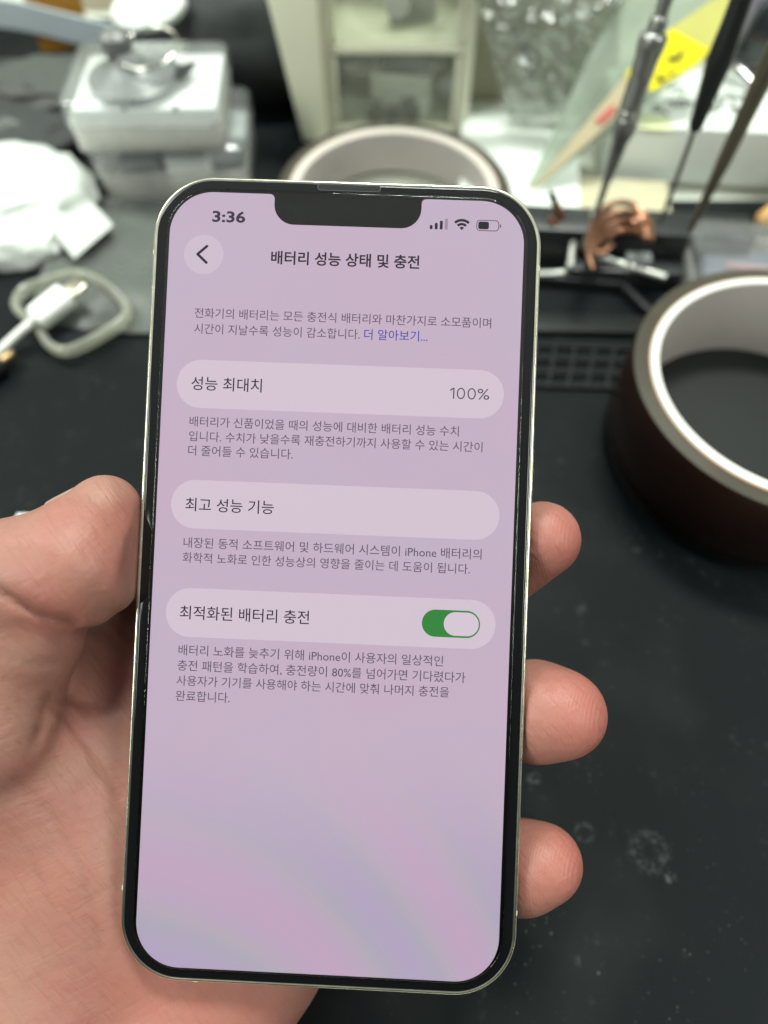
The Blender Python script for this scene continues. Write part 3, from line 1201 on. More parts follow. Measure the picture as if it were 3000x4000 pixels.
def tape_roll(loc, h, ri, rc, ro, label, core_m):
    t = thing('tape_roll', label, 'tape roll', loc, group='rolls of dark brown tape')
    MB().lathe([(ri, 0.1), (ri, h - 0.4), (ri + 0.3, h), (rc - 0.3, h), (rc, h - 0.3), (rc, 0.1)], n=128, close=True).build('core', core_m, t, smooth=True)
    co_ = t.children[0]
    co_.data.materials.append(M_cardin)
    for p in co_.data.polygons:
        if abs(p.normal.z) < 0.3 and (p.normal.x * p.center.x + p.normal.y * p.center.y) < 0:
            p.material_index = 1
    MB().lathe([(rc + 0.03, 0.2), (rc + 0.03, h - 0.45), (rc + 0.6, h - 0.5), (rc + 0.6, 0.2)], n=128, close=True).build('inner_wrap', M_amber, t, smooth=True)
    mb = MB()
    n_ = 128
    mb.lathe([(rc + 0.62, 0.0), (rc + 0.62, h - 0.75), (ro - 0.3, h - 0.6), (ro, h - 1.0), (ro, 0.4), (ro - 0.3, 0.0)], n=n_, close=True)
    o = mb.build('tape', M_tape, t, smooth=True)
    o.data.materials.append(M_tside)
    for p in o.data.polygons:
        if abs(p.normal.z) > 0.6:
            p.material_index = 1
    return t


MB().lathe([(43.6, 0.01), (43.6, 5.4), (43.0, 6.0), (0.01, 6.0)], (116.5, 129.4, 0), n=64).build('round_pad', M_matplain, mat_root, smooth=True)
tape_roll((116.5, 129.4, 6.05), 28.6, 38.2, 41.0, 45.7, 'dark brown tape roll with bright white core standing at the right edge', M_core)
tape_roll((3.7, 239, 0), 16.8, 36.4, 40.4, 45.0, 'dark brown tape roll with dull grey core behind the top of the phone', M_core2)

# ------------------------------------------------------------------ clear boxes on the left with the suction cup on top
M_clear = clear('clear_plastic', tint=(0.985, 0.99, 0.99), haze=0.08, hcol=(0.90, 0.94, 0.94))
M_milky = clear('milky_plastic', tint=(0.985, 0.985, 0.98), haze=0.40, hcol=(0.94, 0.93, 0.89), rough=0.2)
M_white = pm('white_card', (0.88, 0.91, 0.88), 0.6, var=0.05)
M_blackbit = pm('black_bits', (0.02, 0.022, 0.025), 0.4)
M_grey = pm('grey_foam', (0.20, 0.215, 0.22), 0.7)


def shell_box(w, d, h, wall, name, m, parent, z=0.0, top=False, r=5):
    """open box (or a lid when top=True) with rounded corners and walls of thickness `wall`"""
    o_, i_ = rrect(w, d, r, 6), rrect(w - 2 * wall, d - 2 * wall, r - wall * 0.8, 6)
    v = lambda p, q: [Vector((x, y, q)) for x, y in p]
    if top:
        lp = [v(i_, z), v(i_, z + h - wall), ]
        mb = MB().loops([v(i_, z + h - wall), v(i_, z), v(o_, z), v(o_, z + h - 0.8), v(rrect(w - 1.6, d - 1.6, r - 0.8, 6), z + h)])
    else:
        mb = MB().loops([v(i_, z + wall), v(i_, z + h), v(o_, z + h), v(o_, z + 0.8), v(rrect(w - 1.6, d - 1.6, r - 0.8, 6), z)])
    return mb.build(name, m, parent, smooth=True, angle=50, tri=True)


low = thing('plastic_box', 'lower clear plastic parts box under the other box, grey and black parts showing', 'plastic box', (-86, 277, 0.6), 3,
            'stacked clear parts boxes')
shell_box(60, 44, 12, 1.0, 'box_base', M_milky, low)
shell_box(61.6, 45.6, 10, 1.0, 'box_lid', M_clear, low, 11.2, True)
part = thing('metal_part', 'dark grey metal part inside the lower clear box', 'metal part', (-100, 267, 2), 3)
MB().box((0, 0, 6), (15, 10, 12)).build('part_body', M_grey, part, bevel=0.6)
MB().box((0, -5.5, 6), (12, 1.2, 4)).build('part_face', M_blackbit, part, bevel=0.2)
part = thing('paper_label', 'folded white paper slip inside the lower clear box', 'paper slip', (-80, 266, 2), 3)
MB().box((0, 0, 7), (17, 9, 13)).build('slip', M_white, part, bevel=0.5)
part = thing('foam_block', 'pale foam block filling the back of the lower clear box', 'foam block', (-82, 284, 2), 3)
MB().box((0, 0, 6.5), (50, 18, 12.5)).build('foam', pm('pale_foam', (0.5, 0.54, 0.53), 0.8), part, bevel=1)

up = thing('plastic_box', 'upper clear plastic parts box with white filling and suction cup on its lid', 'plastic box', (-90, 274, 22.0), 1.5,
           'stacked clear parts boxes')
shell_box(57, 42, 11, 1.2, 'box_base', M_milky, up)
shell_box(58.6, 43.6, 9.5, 1.0, 'box_lid', M_clear, up, 10.2, True)
part = thing('foam_block', 'white foam block filling the upper clear box', 'foam block', (-89, 274, 23.4), 1.5)
MB().box((0, 0, 7.6), (53.5, 38.5, 14.6)).build('foam', M_white, part, bevel=1.2)
for (x, y, w, d) in ((-12, -15.2, 7, 1.2), (-4, -15.3, 3, 1.4), (-1, -15.3, 1.6, 1.4), (12, -18.6, 1.5, 2.4), (-7, -18.6, 1, 1.6)):
    MB().box((x, y, 14.75), (w, d, 0.5)).build('dark_mark', M_blackbit, part)

TOPZ = 22 + 19.7
M_rub = clear('grey_rubber', tint=(0.5, 0.52, 0.52), haze=0.7, hcol=(0.34, 0.36, 0.35), rough=0.3)
M_rubd = pm('dark_rubber', (0.15, 0.155, 0.15), 0.35)
M_wire = pm('bright_wire', (0.75, 0.75, 0.68), 0.15, metal=1.0)
sc_ = G(520, 275, TOPZ + 2)
cup = thing('suction_cup', 'grey rubber suction cup with wire pull ring on the upper clear box', 'suction cup', (sc_.x, sc_.y, TOPZ + 0.05))
MB().lathe([(17.0, 0.0), (17.2, 0.5), (14, 1.8), (9, 3.6), (5.2, 5.4), (4.2, 7.2)], n=48).build('cup', M_rub, cup, smooth=True)
MB().lathe([(3.0, 4.2), (4.8, 5.2), (5.8, 7.5), (5.2, 11.5), (3.0, 13.2), (0.01, 13.6)], (-5, 5, 0), n=28).build('knob', M_rubd, cup, smooth=True)
MB().prism([(12, 4), (22, 8), (20, -1), (9, -8)], 0.0, 1.2).build('black_tab', M_blackbit, cup, bevel=0.3)
rp_ = []
for k in range(48):
    a = 2 * math.pi * k / 48
    p = Vector((11.0 * math.cos(a), 11.0 * math.sin(a), 0))
    rp_.append(Euler((R(9), R(-6), 0)).to_matrix() @ p + Vector((7.0, 3.0, 8.2)))
MB().tube(rp_, 0.55, 10, closed=True).build('pull_ring', M_wire, cup, smooth=True)

# ------------------------------------------------------------------ left side: white bag, film, loop case, cables
M_bag = pm('white_bag', (0.74, 0.78, 0.74), 0.35, var=0.04, bump=0.5, bscale=90)


def lump(name, label, cat, c, size, m, seed, amp=0.35, rotz=0):
    t = MB()
    nu, nv = 40, 20
    vs = []
    for j in range(nv + 1):
        ph = math.pi * (j / nv - 0.5)
        for i in range(nu):
            th = 2 * math.pi * i / nu
            d = Vector((math.cos(ph) * math.cos(th), math.cos(ph) * math.sin(th), math.sin(ph)))
            q = d * 1.4 + Vector((seed * 3.1, seed * 7.7, 0))
            k = 1 + amp * (0.5 - abs(noise.noise(q * 1.6))) * 1.4 + amp * 0.35 * noise.noise(q * 4)
            p = Vector((d.x * size[0] * k, d.y * size[1] * k, max(d.z, -0.55) * size[2] * k + size[2] * 0.55))
            p.z = max(p.z, 0.0)
            vs.append(p)
    fs = [(j * nu + i, j * nu + (i + 1) % nu, (j + 1) * nu + (i + 1) % nu, (j + 1) * nu + i) for j in range(nv) for i in range(nu)]
    t.add(vs, fs)
    o = t.build(name, m, smooth=True, angle=80)
    o.location = Vector(c) * MM
    o.rotation_euler = (0, 0, R(rotz))
    return tag(o, label, cat)


lump('plastic_bag', 'crumpled white plastic bag lying left of the stacked boxes', 'plastic bag', (-152, 248, 0), (30, 24, 12), M_bag, 3, 0.36)
lump('paper_tissue', 'bunched white tissue at the left edge below the white bag', 'tissue', (-148, 222, 0), (22, 10, 9), M_bag, 5, 0.25)
M_film = clear('frosted_film', tint=(0.80, 0.83, 0.80), haze=0.34, hcol=(0.30, 0.325, 0.30), rough=0.36, bump=0.25, bscale=60)
f1 = fold(2, 2.2, 2.2, False)
o = sheet(G(120, 1290, 0.6), G(700, 1320, 0.6), G(720, 800, 1), G(260, 790, 1), 30, 30, lambda u, v: 2.6 + f1(u, v), 1.6).build('zip_bag', M_film, smooth=True, angle=80)
tag(o, 'flat frosted zip bag lying on the mat in front of the boxes', 'zip bag')
o = sheet(G(175, 880, 6), G(300, 1030, 6), G(450, 900, 6), G(350, 790, 6), 6, 6, lambda u, v: 2.4, 0.5).build('reflection_sheet', pm('pale_reflection', (0.50, 0.53, 0.49), 0.6), smooth=True)  # pale sheet modelled in place of the film's bright reflection
tag(o, 'pale sheet imitating a bright reflection on the frosted zip bag', 'paper slip')
f2 = fold(4, 2.5, 2.5)
o = sheet(V(-120, 640, 275), V(200, 590, 275), V(215, 545, 290), V(20, 455, 292), 14, 14, f2, 1.0).build('film_bag', M_film, smooth=True, angle=80)
tag(o, 'bluish clear film bag propped behind the white plastic bag', 'film bag')
o = sheet(G(-60, 1010, 1), G(40, 1050, 1), G(75, 950, 1), G(-60, 920, 1), 6, 6, fold(9, 0.8, 2, False), 1.2).build('paper_note', pm('cream_paper', (0.62, 0.62, 0.47), 0.7), smooth=True)
tag(o, 'small cream paper piece at the left edge of the mat', 'paper note')

M_tpu = clear('clear_rubber', tint=(0.9, 0.9, 0.82), haze=0.40, hcol=(0.76, 0.78, 0.68), rough=0.12)
case = thing('clear_case', 'clear rubber earphone case loop lying under the white cable plug', 'clear case', G(280, 1220, 1))
co = Vector(case.location) / MM
outl = [(62, 1195), (95, 1135), (190, 1098), (300, 1072), (385, 1098), (455, 1150), (498, 1205), (480, 1255), (400, 1308), (320, 1352),
        (250, 1372), (190, 1345), (150, 1285), (100, 1240)]
pth = smooth_path([G(x, y, 5) - co for x, y in outl], 6, True)
MB().tube(pth, 1.6, 12, closed=True, flat=1.5).build('rim', M_tpu, case, smooth=True)
inner_ = [Vector((p.x * 0.9, p.y * 0.9, 0)) for p in pth]
mb = MB()
mb.loops([[Vector((p.x, p.y, 0.3)) for p in inner_], [Vector((p.x, p.y, 1.4)) for p in inner_]])
mb.build('floor', clear('smoky_rubber', tint=(0.35, 0.37, 0.40), haze=0.25, hcol=(0.12, 0.13, 0.15)), case, tri=True)

M_plug = pm('white_plug', (0.80, 0.83, 0.78), 0.35, var=0.03)
M_conn = pm('nickel', (0.66, 0.62, 0.5), 0.28, metal=1.0)
pa, pb = G(143, 1245, 9), G(262, 1150, 11.5)
plug = thing('charging_cable', 'white charging cable with metal connector tip resting on the clear case', 'cable', pa, mat3=axis_mat(pb - pa))
L_ = (pb - pa).length


def rl(w, h, r, z):
    return [Vector((x, y, z)) for x, y in rrect(w, h, r, 6)]


MB().loops([rl(8.6, 5.0, 2.2, -0.6), rl(10.0, 6.6, 2.8, 0.3), rl(10.0, 6.6, 2.8, L_ - 0.5), rl(9.2, 5.8, 2.4, L_)]).build('plug', M_plug, plug, smooth=True)
MB().loops([rl(6.9, 2.4, 1.15, L_ - 0.1), rl(6.9, 2.4, 1.15, L_ + 6.3), rl(6.4, 1.9, 0.9, L_ + 6.8)]).build('connector', M_conn, plug, smooth=True)
pw = plug.matrix_world.copy()
inv = Matrix.Translation(-pa) 
A3 = axis_mat(pb - pa)
cable_pts = [pa + (pb - pa) * 0.02, pa - (pb - pa) * 0.25, G(60, 1315, 5.5), G(-20, 1385, 3), G(-250, 1560, 2), G(-600, 1700, 1.8)]
loc_pts = [A3.transposed() @ (p - pa) for p in smooth_path(cable_pts, 8)]
MB().tube(loc_pts, [2.1] * 6 + [1.6] * (len(loc_pts) - 6), 12).build('cord', M_plug, plug, smooth=True)

pa2, pb2 = G(-95, 1482, 4), G(5, 1412, 4)
jack = thing('audio_plug', 'black cable plug with brassy tip at the left edge', 'cable plug', pa2, mat3=axis_mat(pb2 - pa2))
L2 = (pb2 - pa2).length
MB().lathe([(3.2, -20), (4.0, -18), (4.0, L2 - 2), (3.4, L2)], n=24).build('plug', M_blackbit, jack, smooth=True)
MB().lathe([(1.9, L2 - 0.1), (1.9, L2 + 4), (1.2, L2 + 5.2)], n=20).build('tip', pm('brass', (0.40, 0.29, 0.15), 0.4, metal=1.0), jack, smooth=True)
sp = G(95, 2035, 0)
o = sheet(sp + Vector((-3, -1.5, 0.5)), sp + Vector((2, -2, 0.5)), sp + Vector((3, 1.5, 1.2)), sp + Vector((-2, 2, 0.8)), 6, 6, fold(6, 0.8, 2), 0.6).build('paper_scrap', M_white, smooth=True)
tag(o, 'tiny white paper scrap on the mat just above the thumb', 'paper scrap')

# ------------------------------------------------------------------ back left: black pouch, strap, amber strip, white lid
M_pouch = pm('black_fabric', (0.014, 0.017, 0.018), 0.6, var=0.3, bump=0.5, bscale=900)
M_pouch2 = pm('charcoal_fabric', (0.018, 0.022, 0.021), 0.65, var=0.3, bump=0.5, bscale=700)


def slab(name, label, cat, quad, depth, m, bevel=2.0, parent=None):
    """board with a given outline on an upright or leaning face and real thickness behind it"""
    q = [Vector(p) for p in quad]
    nrm = (q[1] - q[0]).cross(q[-1] - q[0]).normalized()
    if nrm.y < 0:
        nrm = -nrm
    c = sum(q, Vector()) / len(q)
    mb = MB().loops([[p - c for p in q], [p - c + nrm * depth for p in q]])
    o = mb.build(name, m, parent, bevel=bevel)
    o.location = c * MM
    return tag(o, label, cat)


lump('black_pouch', 'big soft black pouch standing behind the stacked boxes', 'pouch', (-58, 352, 0), (44, 36, 34), M_pouch, 11, 0.12)
lump('black_case', 'low charcoal case lying at the far left behind the white bag', 'case', (-178, 312, 0), (58, 36, 9), M_pouch2, 12, 0.15)
lump('grey_cloth', 'grey folded cloth draped on the charcoal case', 'cloth', (-150, 320, 11), (24, 16, 4), pm('grey_cloth', (0.06, 0.066, 0.06), 0.8), 14, 0.4)
pth = [V(-150, 40, 370), V(60, 62, 365), V(240, 105, 362), V(430, 150, 360), V(520, 175, 362)]
p2 = smooth_path(pth, 6)
mb = MB()
mb.loops([[p + Vector((0, 0, 6.2)), p + Vector((0, 1.4, 6.2)), p + Vector((0, 1.4, -6.2)), p + Vector((0, 0, -6.2))] for p in p2])
o = mb.build('blue_strap', pm('pale_blue_strap', (0.46, 0.53, 0.57), 0.5), smooth=False)
tag(o, 'pale blue grey strap running across the far left corner', 'strap')
slab('amber_strip', 'amber film strip standing behind the pale blue strap', 'film strip', [V(165, 205, 368), V(285, 195, 368), V(345, 110, 368), V(300, -60, 368), V(70, -60, 368)], 1.2,
     pm('amber_film', (0.36, 0.17, 0.02), 0.3, var=0.2), 0.3)
slab('beige_carton', 'beige carton standing in the far left corner behind the strap', 'carton', [V(350, 140, 420), V(640, 140, 420), V(640, -160, 420), V(270, -160, 420)], 30,
     pm('beige_card', (0.50, 0.46, 0.34), 0.7), 1.0)
lid = thing('plastic_dish', 'white oval dish leaning against the beige carton', 'dish', V(578, 30, 322), mat3=Euler((R(38), R(-8), R(8))).to_matrix())
mb = MB()
mb.loops([[Vector((r_ * 16 * math.cos(2 * math.pi * k / 48), r_ * 8.5 * math.sin(2 * math.pi * k / 48), z)) for k in range(48)]
          for r_, z in ((0.9, -2.5), (1, -1.5), (1, 0), (0.93, 1.3), (0.6, 2.3))])
mb.build('dish_shell', M_bag, lid, smooth=True)

# ------------------------------------------------------------------ cream panel and small drawer cabinet behind the phone
M_cream = pm('cream_board', (0.78, 0.79, 0.62), 0.5, var=0.05)
slab('cream_panel', 'cream upright panel beside the small drawer cabinet', 'panel', [V(1190, 578, 297), V(1276, 540, 297), V(1216, -220, 297), V(985, -220, 297)], 16, M_cream, 1.0)
M_cab = pm('cabinet_plastic', (0.68, 0.68, 0.54), 0.35, var=0.08)
cab = thing('drawer_cabinet', 'small beige plastic cabinet with two clear drawers behind the tape roll', 'drawer cabinet', (3, 302, 0))


def X_(px, py, Y=302):
    return V(px, py, Y)


xl, xr = -24.5, 34.5
sh_z = X_(1500, 198).z
for (x, w) in ((xl, 5.0), (xr, 5.0)):
    MB().box((x - 3 + 0, 24, 60), (w, 48, 120)).build('side_wall', M_cab, cab, bevel=0.8)
MB().box(((xl + xr) / 2 - 3, 23.5, sh_z), (xr - xl - 5.2, 47, 3.6)).build('shelf', M_cab, cab, bevel=0.6)
MB().box(((xl + xr) / 2 - 3, 23.5, 2), (xr - xl - 5.2, 47, 3.6)).build('bottom_board', M_cab, cab, bevel=0.6)
MB().box(((xl + xr) / 2 - 3, 49.2, 60), (xr - xl + 5, 2, 120)).build('back_wall', pm('cabinet_back', (0.60, 0.63, 0.53), 0.5), cab)
M_dr = clear('drawer_clear', tint=(0.94, 0.96, 0.92), haze=0.20, hcol=(0.72, 0.76, 0.66), rough=0.08, bump=0.3, bscale=60, gloss=0.10)
for (z0, z1) in ((4.2, sh_z - 2.2), (sh_z + 2.2, sh_z + 38)):
    dr = MB().box(((xl + xr) / 2 - 3, 1.6, (z0 + z1) / 2), (xr - xl - 6.2, 1.6, z1 - z0)).build('drawer_front', M_dr, cab, bevel=0.4)
    for sx_ in (-1, 1):
        MB().box(((xl + xr) / 2 - 3 + sx_ * (xr - xl - 8) / 2, 1.0, (z0 + z1) / 2), (2.0, 2.4, z1 - z0 - 1)).build('drawer_edge', M_cab, dr, bevel=0.3)
    if z0 < 10:
        continue
    q = MB()
    q.lathe([(3.0, 0), (3.4, 1.0), (5.0, 3.0), (4.6, 4.2), (0.01, 4.6)], n=28)
    kb = q.build('knob', pm('knob_clear', (0.45, 0.47, 0.40), 0.25), dr, smooth=True)
    kb.matrix_world = Matrix.Translation(Vector(((xl + xr) / 2 - 3, 0.7, V(1490, 2, 302).z)) * MM) @ Matrix.Rotation(R(90), 4, 'X')
ct = thing('white_carton', 'white carton with dark blue top inside the lower clear drawer', 'carton', (8.5, 318, 4), -8)
MB().box((0, 0, 9), (26, 20, 18)).build('carton_body', M_white, ct, bevel=0.8)
MB().box((2, 0, 19.2), (22, 20, 2)).build('carton_top', pm('slate_blue', (0.07, 0.10, 0.14), 0.5), ct, bevel=0.4)
for (x, y, s) in ((-4, 306.5, 5), (3, 306, 4), (11, 307, 5.5)):
    lump('rubber_bit', 'black rubber bit lying behind the lower clear drawer front', 'rubber bit', (x, y, 4.0), (s * 0.7, s * 0.45, s), M_blackbit, x, 0.4)['group'] = 'black bits in the lower drawer'
pc = thing('grey_part', 'grey metal part standing inside the upper clear drawer', 'metal part', (12, 322, sh_z + 2), 20)
MB().box((0, 0, 14), (20, 5, 28)).build('part_body', M_grey, pc, bevel=1)

# ------------------------------------------------------------------ back right: white carton, clear bags, sticker bag, handwritten box
M_tan = pm('tan_board', (0.42, 0.39, 0.29), 0.7, var=0.15)
slab('white_board', 'bright white board lying right of the tape roll behind the phone', 'board', [G(1795, 790, 3), G(2260, 860, 3), G(2250, 400, 3), G(1800, 415, 3)], -3, pm('bright_white', (0.80, 0.85, 0.80), 0.5, var=0.03), 0.5)
slab('tan_board', 'tan board standing behind the clear glossy bag', 'board', [V(1800, 420, 318), V(2420, 440, 318), V(2420, -200, 318), V(1800, -200, 318)], 8, M_tan, 1.0)
M_gloss = clear('glossy_film', tint=(0.88, 0.91, 0.88), haze=0.24, hcol=(0.55, 0.60, 0.55), rough=0.06, bump=0.9, bscale=80, gloss=0.16)
f3a, f3b = fold(17, 9.0, 3.2), fold(19, 3.5, 9.0)
f3 = lambda u, v: f3a(u, v) + f3b(u, v)
o = sheet(V(2000, 480, 296), V(2300, 420, 290), V(2480, -160, 300), V(1820, -160, 304), 44, 44, lambda u, v: f3(u, v) * (0.3 + 0.7 * v), 5).build('clear_bag', M_gloss, smooth=True, angle=80)
tag(o, 'shiny crumpled clear bag hanging in front of the tan board', 'plastic bag')
slab('black_wedge', 'dark pointed wedge inside the shiny clear bag', 'wedge', [V(2075, 360, 306), V(2105, 230, 306), V(2020, 120, 306), V(1985, 110, 306)], 1.5, M_blackbit, 0.3)
for (x0, y0, x1, y1) in ((2060, 120, 2260, 300), (2200, 60, 2340, 190), (2250, 20, 2400, 110)):
    a, b_ = V(x0, y0, 305), V(x1, y1, 305)
    t = thing('metal_pin', 'bright metal pin inside the shiny clear bag', 'pin', a, mat3=axis_mat(b_ - a), group='pins in the shiny clear bag')
    MB().lathe([(1.0, 0), (2.2, 1), (2.2, (b_ - a).length - 2), (1.2, (b_ - a).length)], n=16).build('pin_body', M_wire, t, smooth=True)

# frosted pouch leaning back with beige card and yellow warning sticker
M_pouchf = clear('frosted_pouch', tint=(0.82, 0.87, 0.82), haze=0.45, hcol=(0.52, 0.58, 0.50), rough=0.16, bump=0.2, bscale=40)
BL, BR_, TL = G(2030, 790, 2), V(2860, 150, 284), V(2440, -80, 300)
_n = (BR_ - BL).cross(TL - BL)
_v = CM @ Vector(((2960 - 1500) / FPX, (2000 + 120) / FPX, -1))
TR = CAMV + _v * ((BL - CAMV).dot(_n) / _v.dot(_n))
f4 = fold(23, 2.0, 1.6, False)
pouch = thing('static_pouch', 'frosted grey pouch with yellow warning sticker leaning behind the screwdrivers', 'pouch', (BL + BR_) / 2)
po = (BL + BR_) / 2


def on_pouch(u, v, off=0.0):
    p = (BL * (1 - u) + BR_ * u) * (1 - v) + (TL * (1 - u) + TR * u) * v
    nn = (BR_ - BL).cross(TL - BL).normalized()
    return p - po + nn * off


NN = (BR_ - BL).cross(TL - BL).normalized()
SGN = 1 if NN.y < 0 else -1
sheet(BL - po, BR_ - po, TR - po, TL - po, 24, 24, f4, 3.2).build('pouch_film', M_pouchf, pouch, smooth=True, angle=80)
def pouch_uv(px, py):
    """point of the pouch plane for a direction from the camera"""
    v = CM @ Vector(((px - 1500) / FPX, (2000 - py) / FPX, -1))
    nn = (BR_ - BL).cross(TL - BL).normalized()
    t = (BL - CAMV).dot(nn) / v.dot(nn)
    return CAMV + v * t - po


def patch(pts, off, th, name, m):
    a = [pouch_uv(x, y) + NN * SGN * off for x, y in pts]
    mb = MB()
    mb.loops([a, [p + NN * SGN * th for p in a]])
    return mb.build(name, m, pouch, tri=True)


patch([(2060, 765), (2475, 400), (2440, 300), (2330, 430), (2090, 720)], 3.0, 0.4, 'beige_card', pm('tan_card', (0.50, 0.42, 0.27), 0.6, var=0.1))
sticker = patch([(2440, 290), (2612, 122), (2760, 205), (2720, 255), (2545, 365), (2440, 345)], 3.6, 0.25, 'warning_sticker', pm('yellow_sticker', (0.80, 0.70, 0.0), 0.4, var=0.04))
patch([(2615, 118), (2760, 20), (2850, -20), (2775, 195), (2762, 203)], 3.3, 0.2, 'pale_sticker', pm('pale_yellow', (0.55, 0.53, 0.14), 0.5))
for pts in ([(2598, 238), (2650, 228), (2640, 250), (2600, 252)], [(2650, 205), (2655, 228), (2630, 240)], [(2560, 300), (2578, 318), (2600, 310), (2575, 335), (2555, 330)],
            [(2595, 300), (2625, 288), (2615, 305)]):
    patch(pts, 3.95, 0.15, 'warning_symbol', M_blackbit)
patch([(2315, 480), (2390, 415), (2395, 445), (2345, 490)], 3.9, 0.2, 'red_mark', pm('red_print', (0.55, 0.12, 0.10), 0.5))

M_box = pm('white_box', (0.72, 0.77, 0.72), 0.5, var=0.04)
hb = thing('white_box', 'long white carton with black handwriting at the right edge behind the tools', 'carton', (139, 286, 0), -5)
MB().box((0, 0, 12), (92, 42, 24)).build('box_body', M_box, hb, bevel=0.8)
M_ink = pm('black_ink', (0.02, 0.02, 0.02), 0.5)
random.seed(5)
for (px, py) in ((2640, 350), (2585, 428), (2630, 415), (2690, 398), (2835, 395), (2880, 440), (2930, 365), (2790, 420)):
    c_ = Matrix.Rotation(R(5), 3, 'Z') @ (G(px, py, 24.15) - Vector((139, 286, 0)))
    pts = [(c_.x + random.uniform(-3.4, 3.4), c_.y + random.uniform(-4, 4), 24.12) for k in range(7)]
    MB().tube(smooth_path(pts, 5), 0.38, 6, flat=0.4).build('handwriting', M_ink, hb, smooth=True)
M_lime = pm('lime_print', (0.62, 0.68, 0.40), 0.6)
c_ = Matrix.Rotation(R(5), 3, 'Z') @ (G(2560, 480, 24) - Vector((139, 286, 0)))
MB().box((c_.x, c_.y, 24.06), (12, 9, 0.3)).build('lime_patch', M_lime, hb)
o = MB().box((0, 0, 1.0), (70, 30, 2.0)).build('paper_stack', pm('pale_paper', (0.64, 0.67, 0.60), 0.6), bevel=0.4)
o.location = Vector((145, 246, -3)) * MM
o.rotation_euler = (0, 0, R(-9))
tag(o, 'thin pale paper stack on the desk in front of the white carton', 'paper stack')
o = MB().box((0, 0, 1.2), (62, 34, 2.4)).build('tan_sheet', pm('tan_sheet', (0.48, 0.45, 0.31), 0.6), bevel=0.4)
o.location = Vector((84, 247, 3.05)) * MM
o.rotation_euler = (0, 0, R(-6))
tag(o, 'tan card lying on the desk behind the tool holder', 'card')
slab('dark_tablet', 'dark glass slab lying on the white carton at the top right', 'tablet', [V(2850, 235, 300), V(3120, 300, 300), V(3160, -40, 300), V(2990, 30, 300)], 6, pm('dark_glass', (0.03, 0.035, 0.04), 0.12), 0.8)
a_ = thing('highlight_capsule', 'small chrome capsule imitating the white highlight beside the dark slab', 'capsule', V(2868, 260, 292), mat3=axis_mat(V(2940, 335, 288) - V(2868, 260, 292)))  # added body that stands in for the highlight on the slab's glass edge
MB().lathe([(0.8, 0), (2.4, 1.2), (2.6, 5), (2.4, 8.5), (0.9, 9.6)], n=24).build('highlight_capsule_body', pm('chrome', (0.95, 0.95, 0.95), 0.12, metal=1.0), a_, smooth=True)
lump('violet_bag', 'violet grey bag in the far top right corner', 'bag', (196, 372, 0), (34, 20, 52), pm('violet_film', (0.22, 0.19, 0.27), 0.4), 31, 0.3)

# ------------------------------------------------------------------ tool holder with copper strips, brackets, and tools leaning in it
M_hold = pm('black_holder', (0.016, 0.018, 0.019), 0.42, var=0.2)
hc = Vector((92, 207, 0))
holder = thing('tool_holder', 'black tool holder block with silver brackets behind the moulded tray', 'tool holder', hc, -4)
MB().box((0, 12, 9), (84, 14, 18)).build('holder_block', M_hold, holder, bevel=1.2)
MB().box((6, 0.5, 4), (58, 8, 8)).build('holder_step', M_hold, holder, bevel=1.0)
MB().box((-34, -0.5, 1.6), (22, 8, 3.2)).build('holder_foot', M_hold, holder, bevel=0.8)
M_alu = pm('bright_aluminium', (0.62, 0.63, 0.58), 0.35, metal=0.9, var=0.1)


def hl(px, py, h):
    p = G(px, py, h) - hc
    return Matrix.Rotation(R(4), 3, 'Z') @ p


for pts in ([(2090, 1072, 4), (2205, 1066, 4), (2225, 1040, 8), (2238, 960, 12), (2245, 900, 15)],
            [(2335, 830, 19), (2300, 920, 16), (2290, 965, 12), (2330, 1000, 8.5), (2600, 1085, 8.5)]):
    MB().tube(smooth_path([hl(*p) for p in pts], 6), 1.4, 10).build('bracket', M_alu, holder, smooth=True)
for (px, py, h) in ((2240, 895, 15), (2330, 838, 19), (2290, 955, 12), (2105, 880, 14), (2560, 905, 13)):
    p = hl(px, py, h)
    MB().lathe([(0.01, -1.5), (2.2, -1.2), (2.4, 0.4), (1.6, 1.5), (0.01, 1.7)], p, 20).build('bolt', M_alu, holder, smooth=True)
MB().box(hl(2490, 1020, 9) + Vector((0, 0, 0)), (9, 5, 5)).build('grey_clip', M_grey, holder, bevel=0.6)
M_cu = pm('copper', (0.34, 0.17, 0.105), 0.36, metal=0.85, var=0.2)
for k in range(4):
    cs = []
    a0_, a1_ = (212, 195, 178, 165)[k], (22, 8, 30, 15)[k]
    for q in range(15):
        a = R(a0_ - (a0_ - a1_) * q / 14)
        cx_, cy_ = 2428 + k * 8, 962 - k * 2
        rx, ry = 130 - k * 15, 172 - k * 38
        cs.append(G(cx_ + rx * math.cos(a), cy_ - ry * math.sin(a), 22 - k * 0.9 + 0.8 * math.sin(q * 0.9 + k)))
    c0 = sum(cs, Vector()) / len(cs)
    o = MB().tube([p - c0 for p in cs], [0.6] + [1.15] * 13 + [0.6], 8, flat=1.0).build('copper_strip', M_cu, smooth=True)
    o.location = c0 * MM
    tag(o, 'bent copper strip nested in the copper coil on the tool holder', 'copper strip', 'nested copper strips on the tool holder')
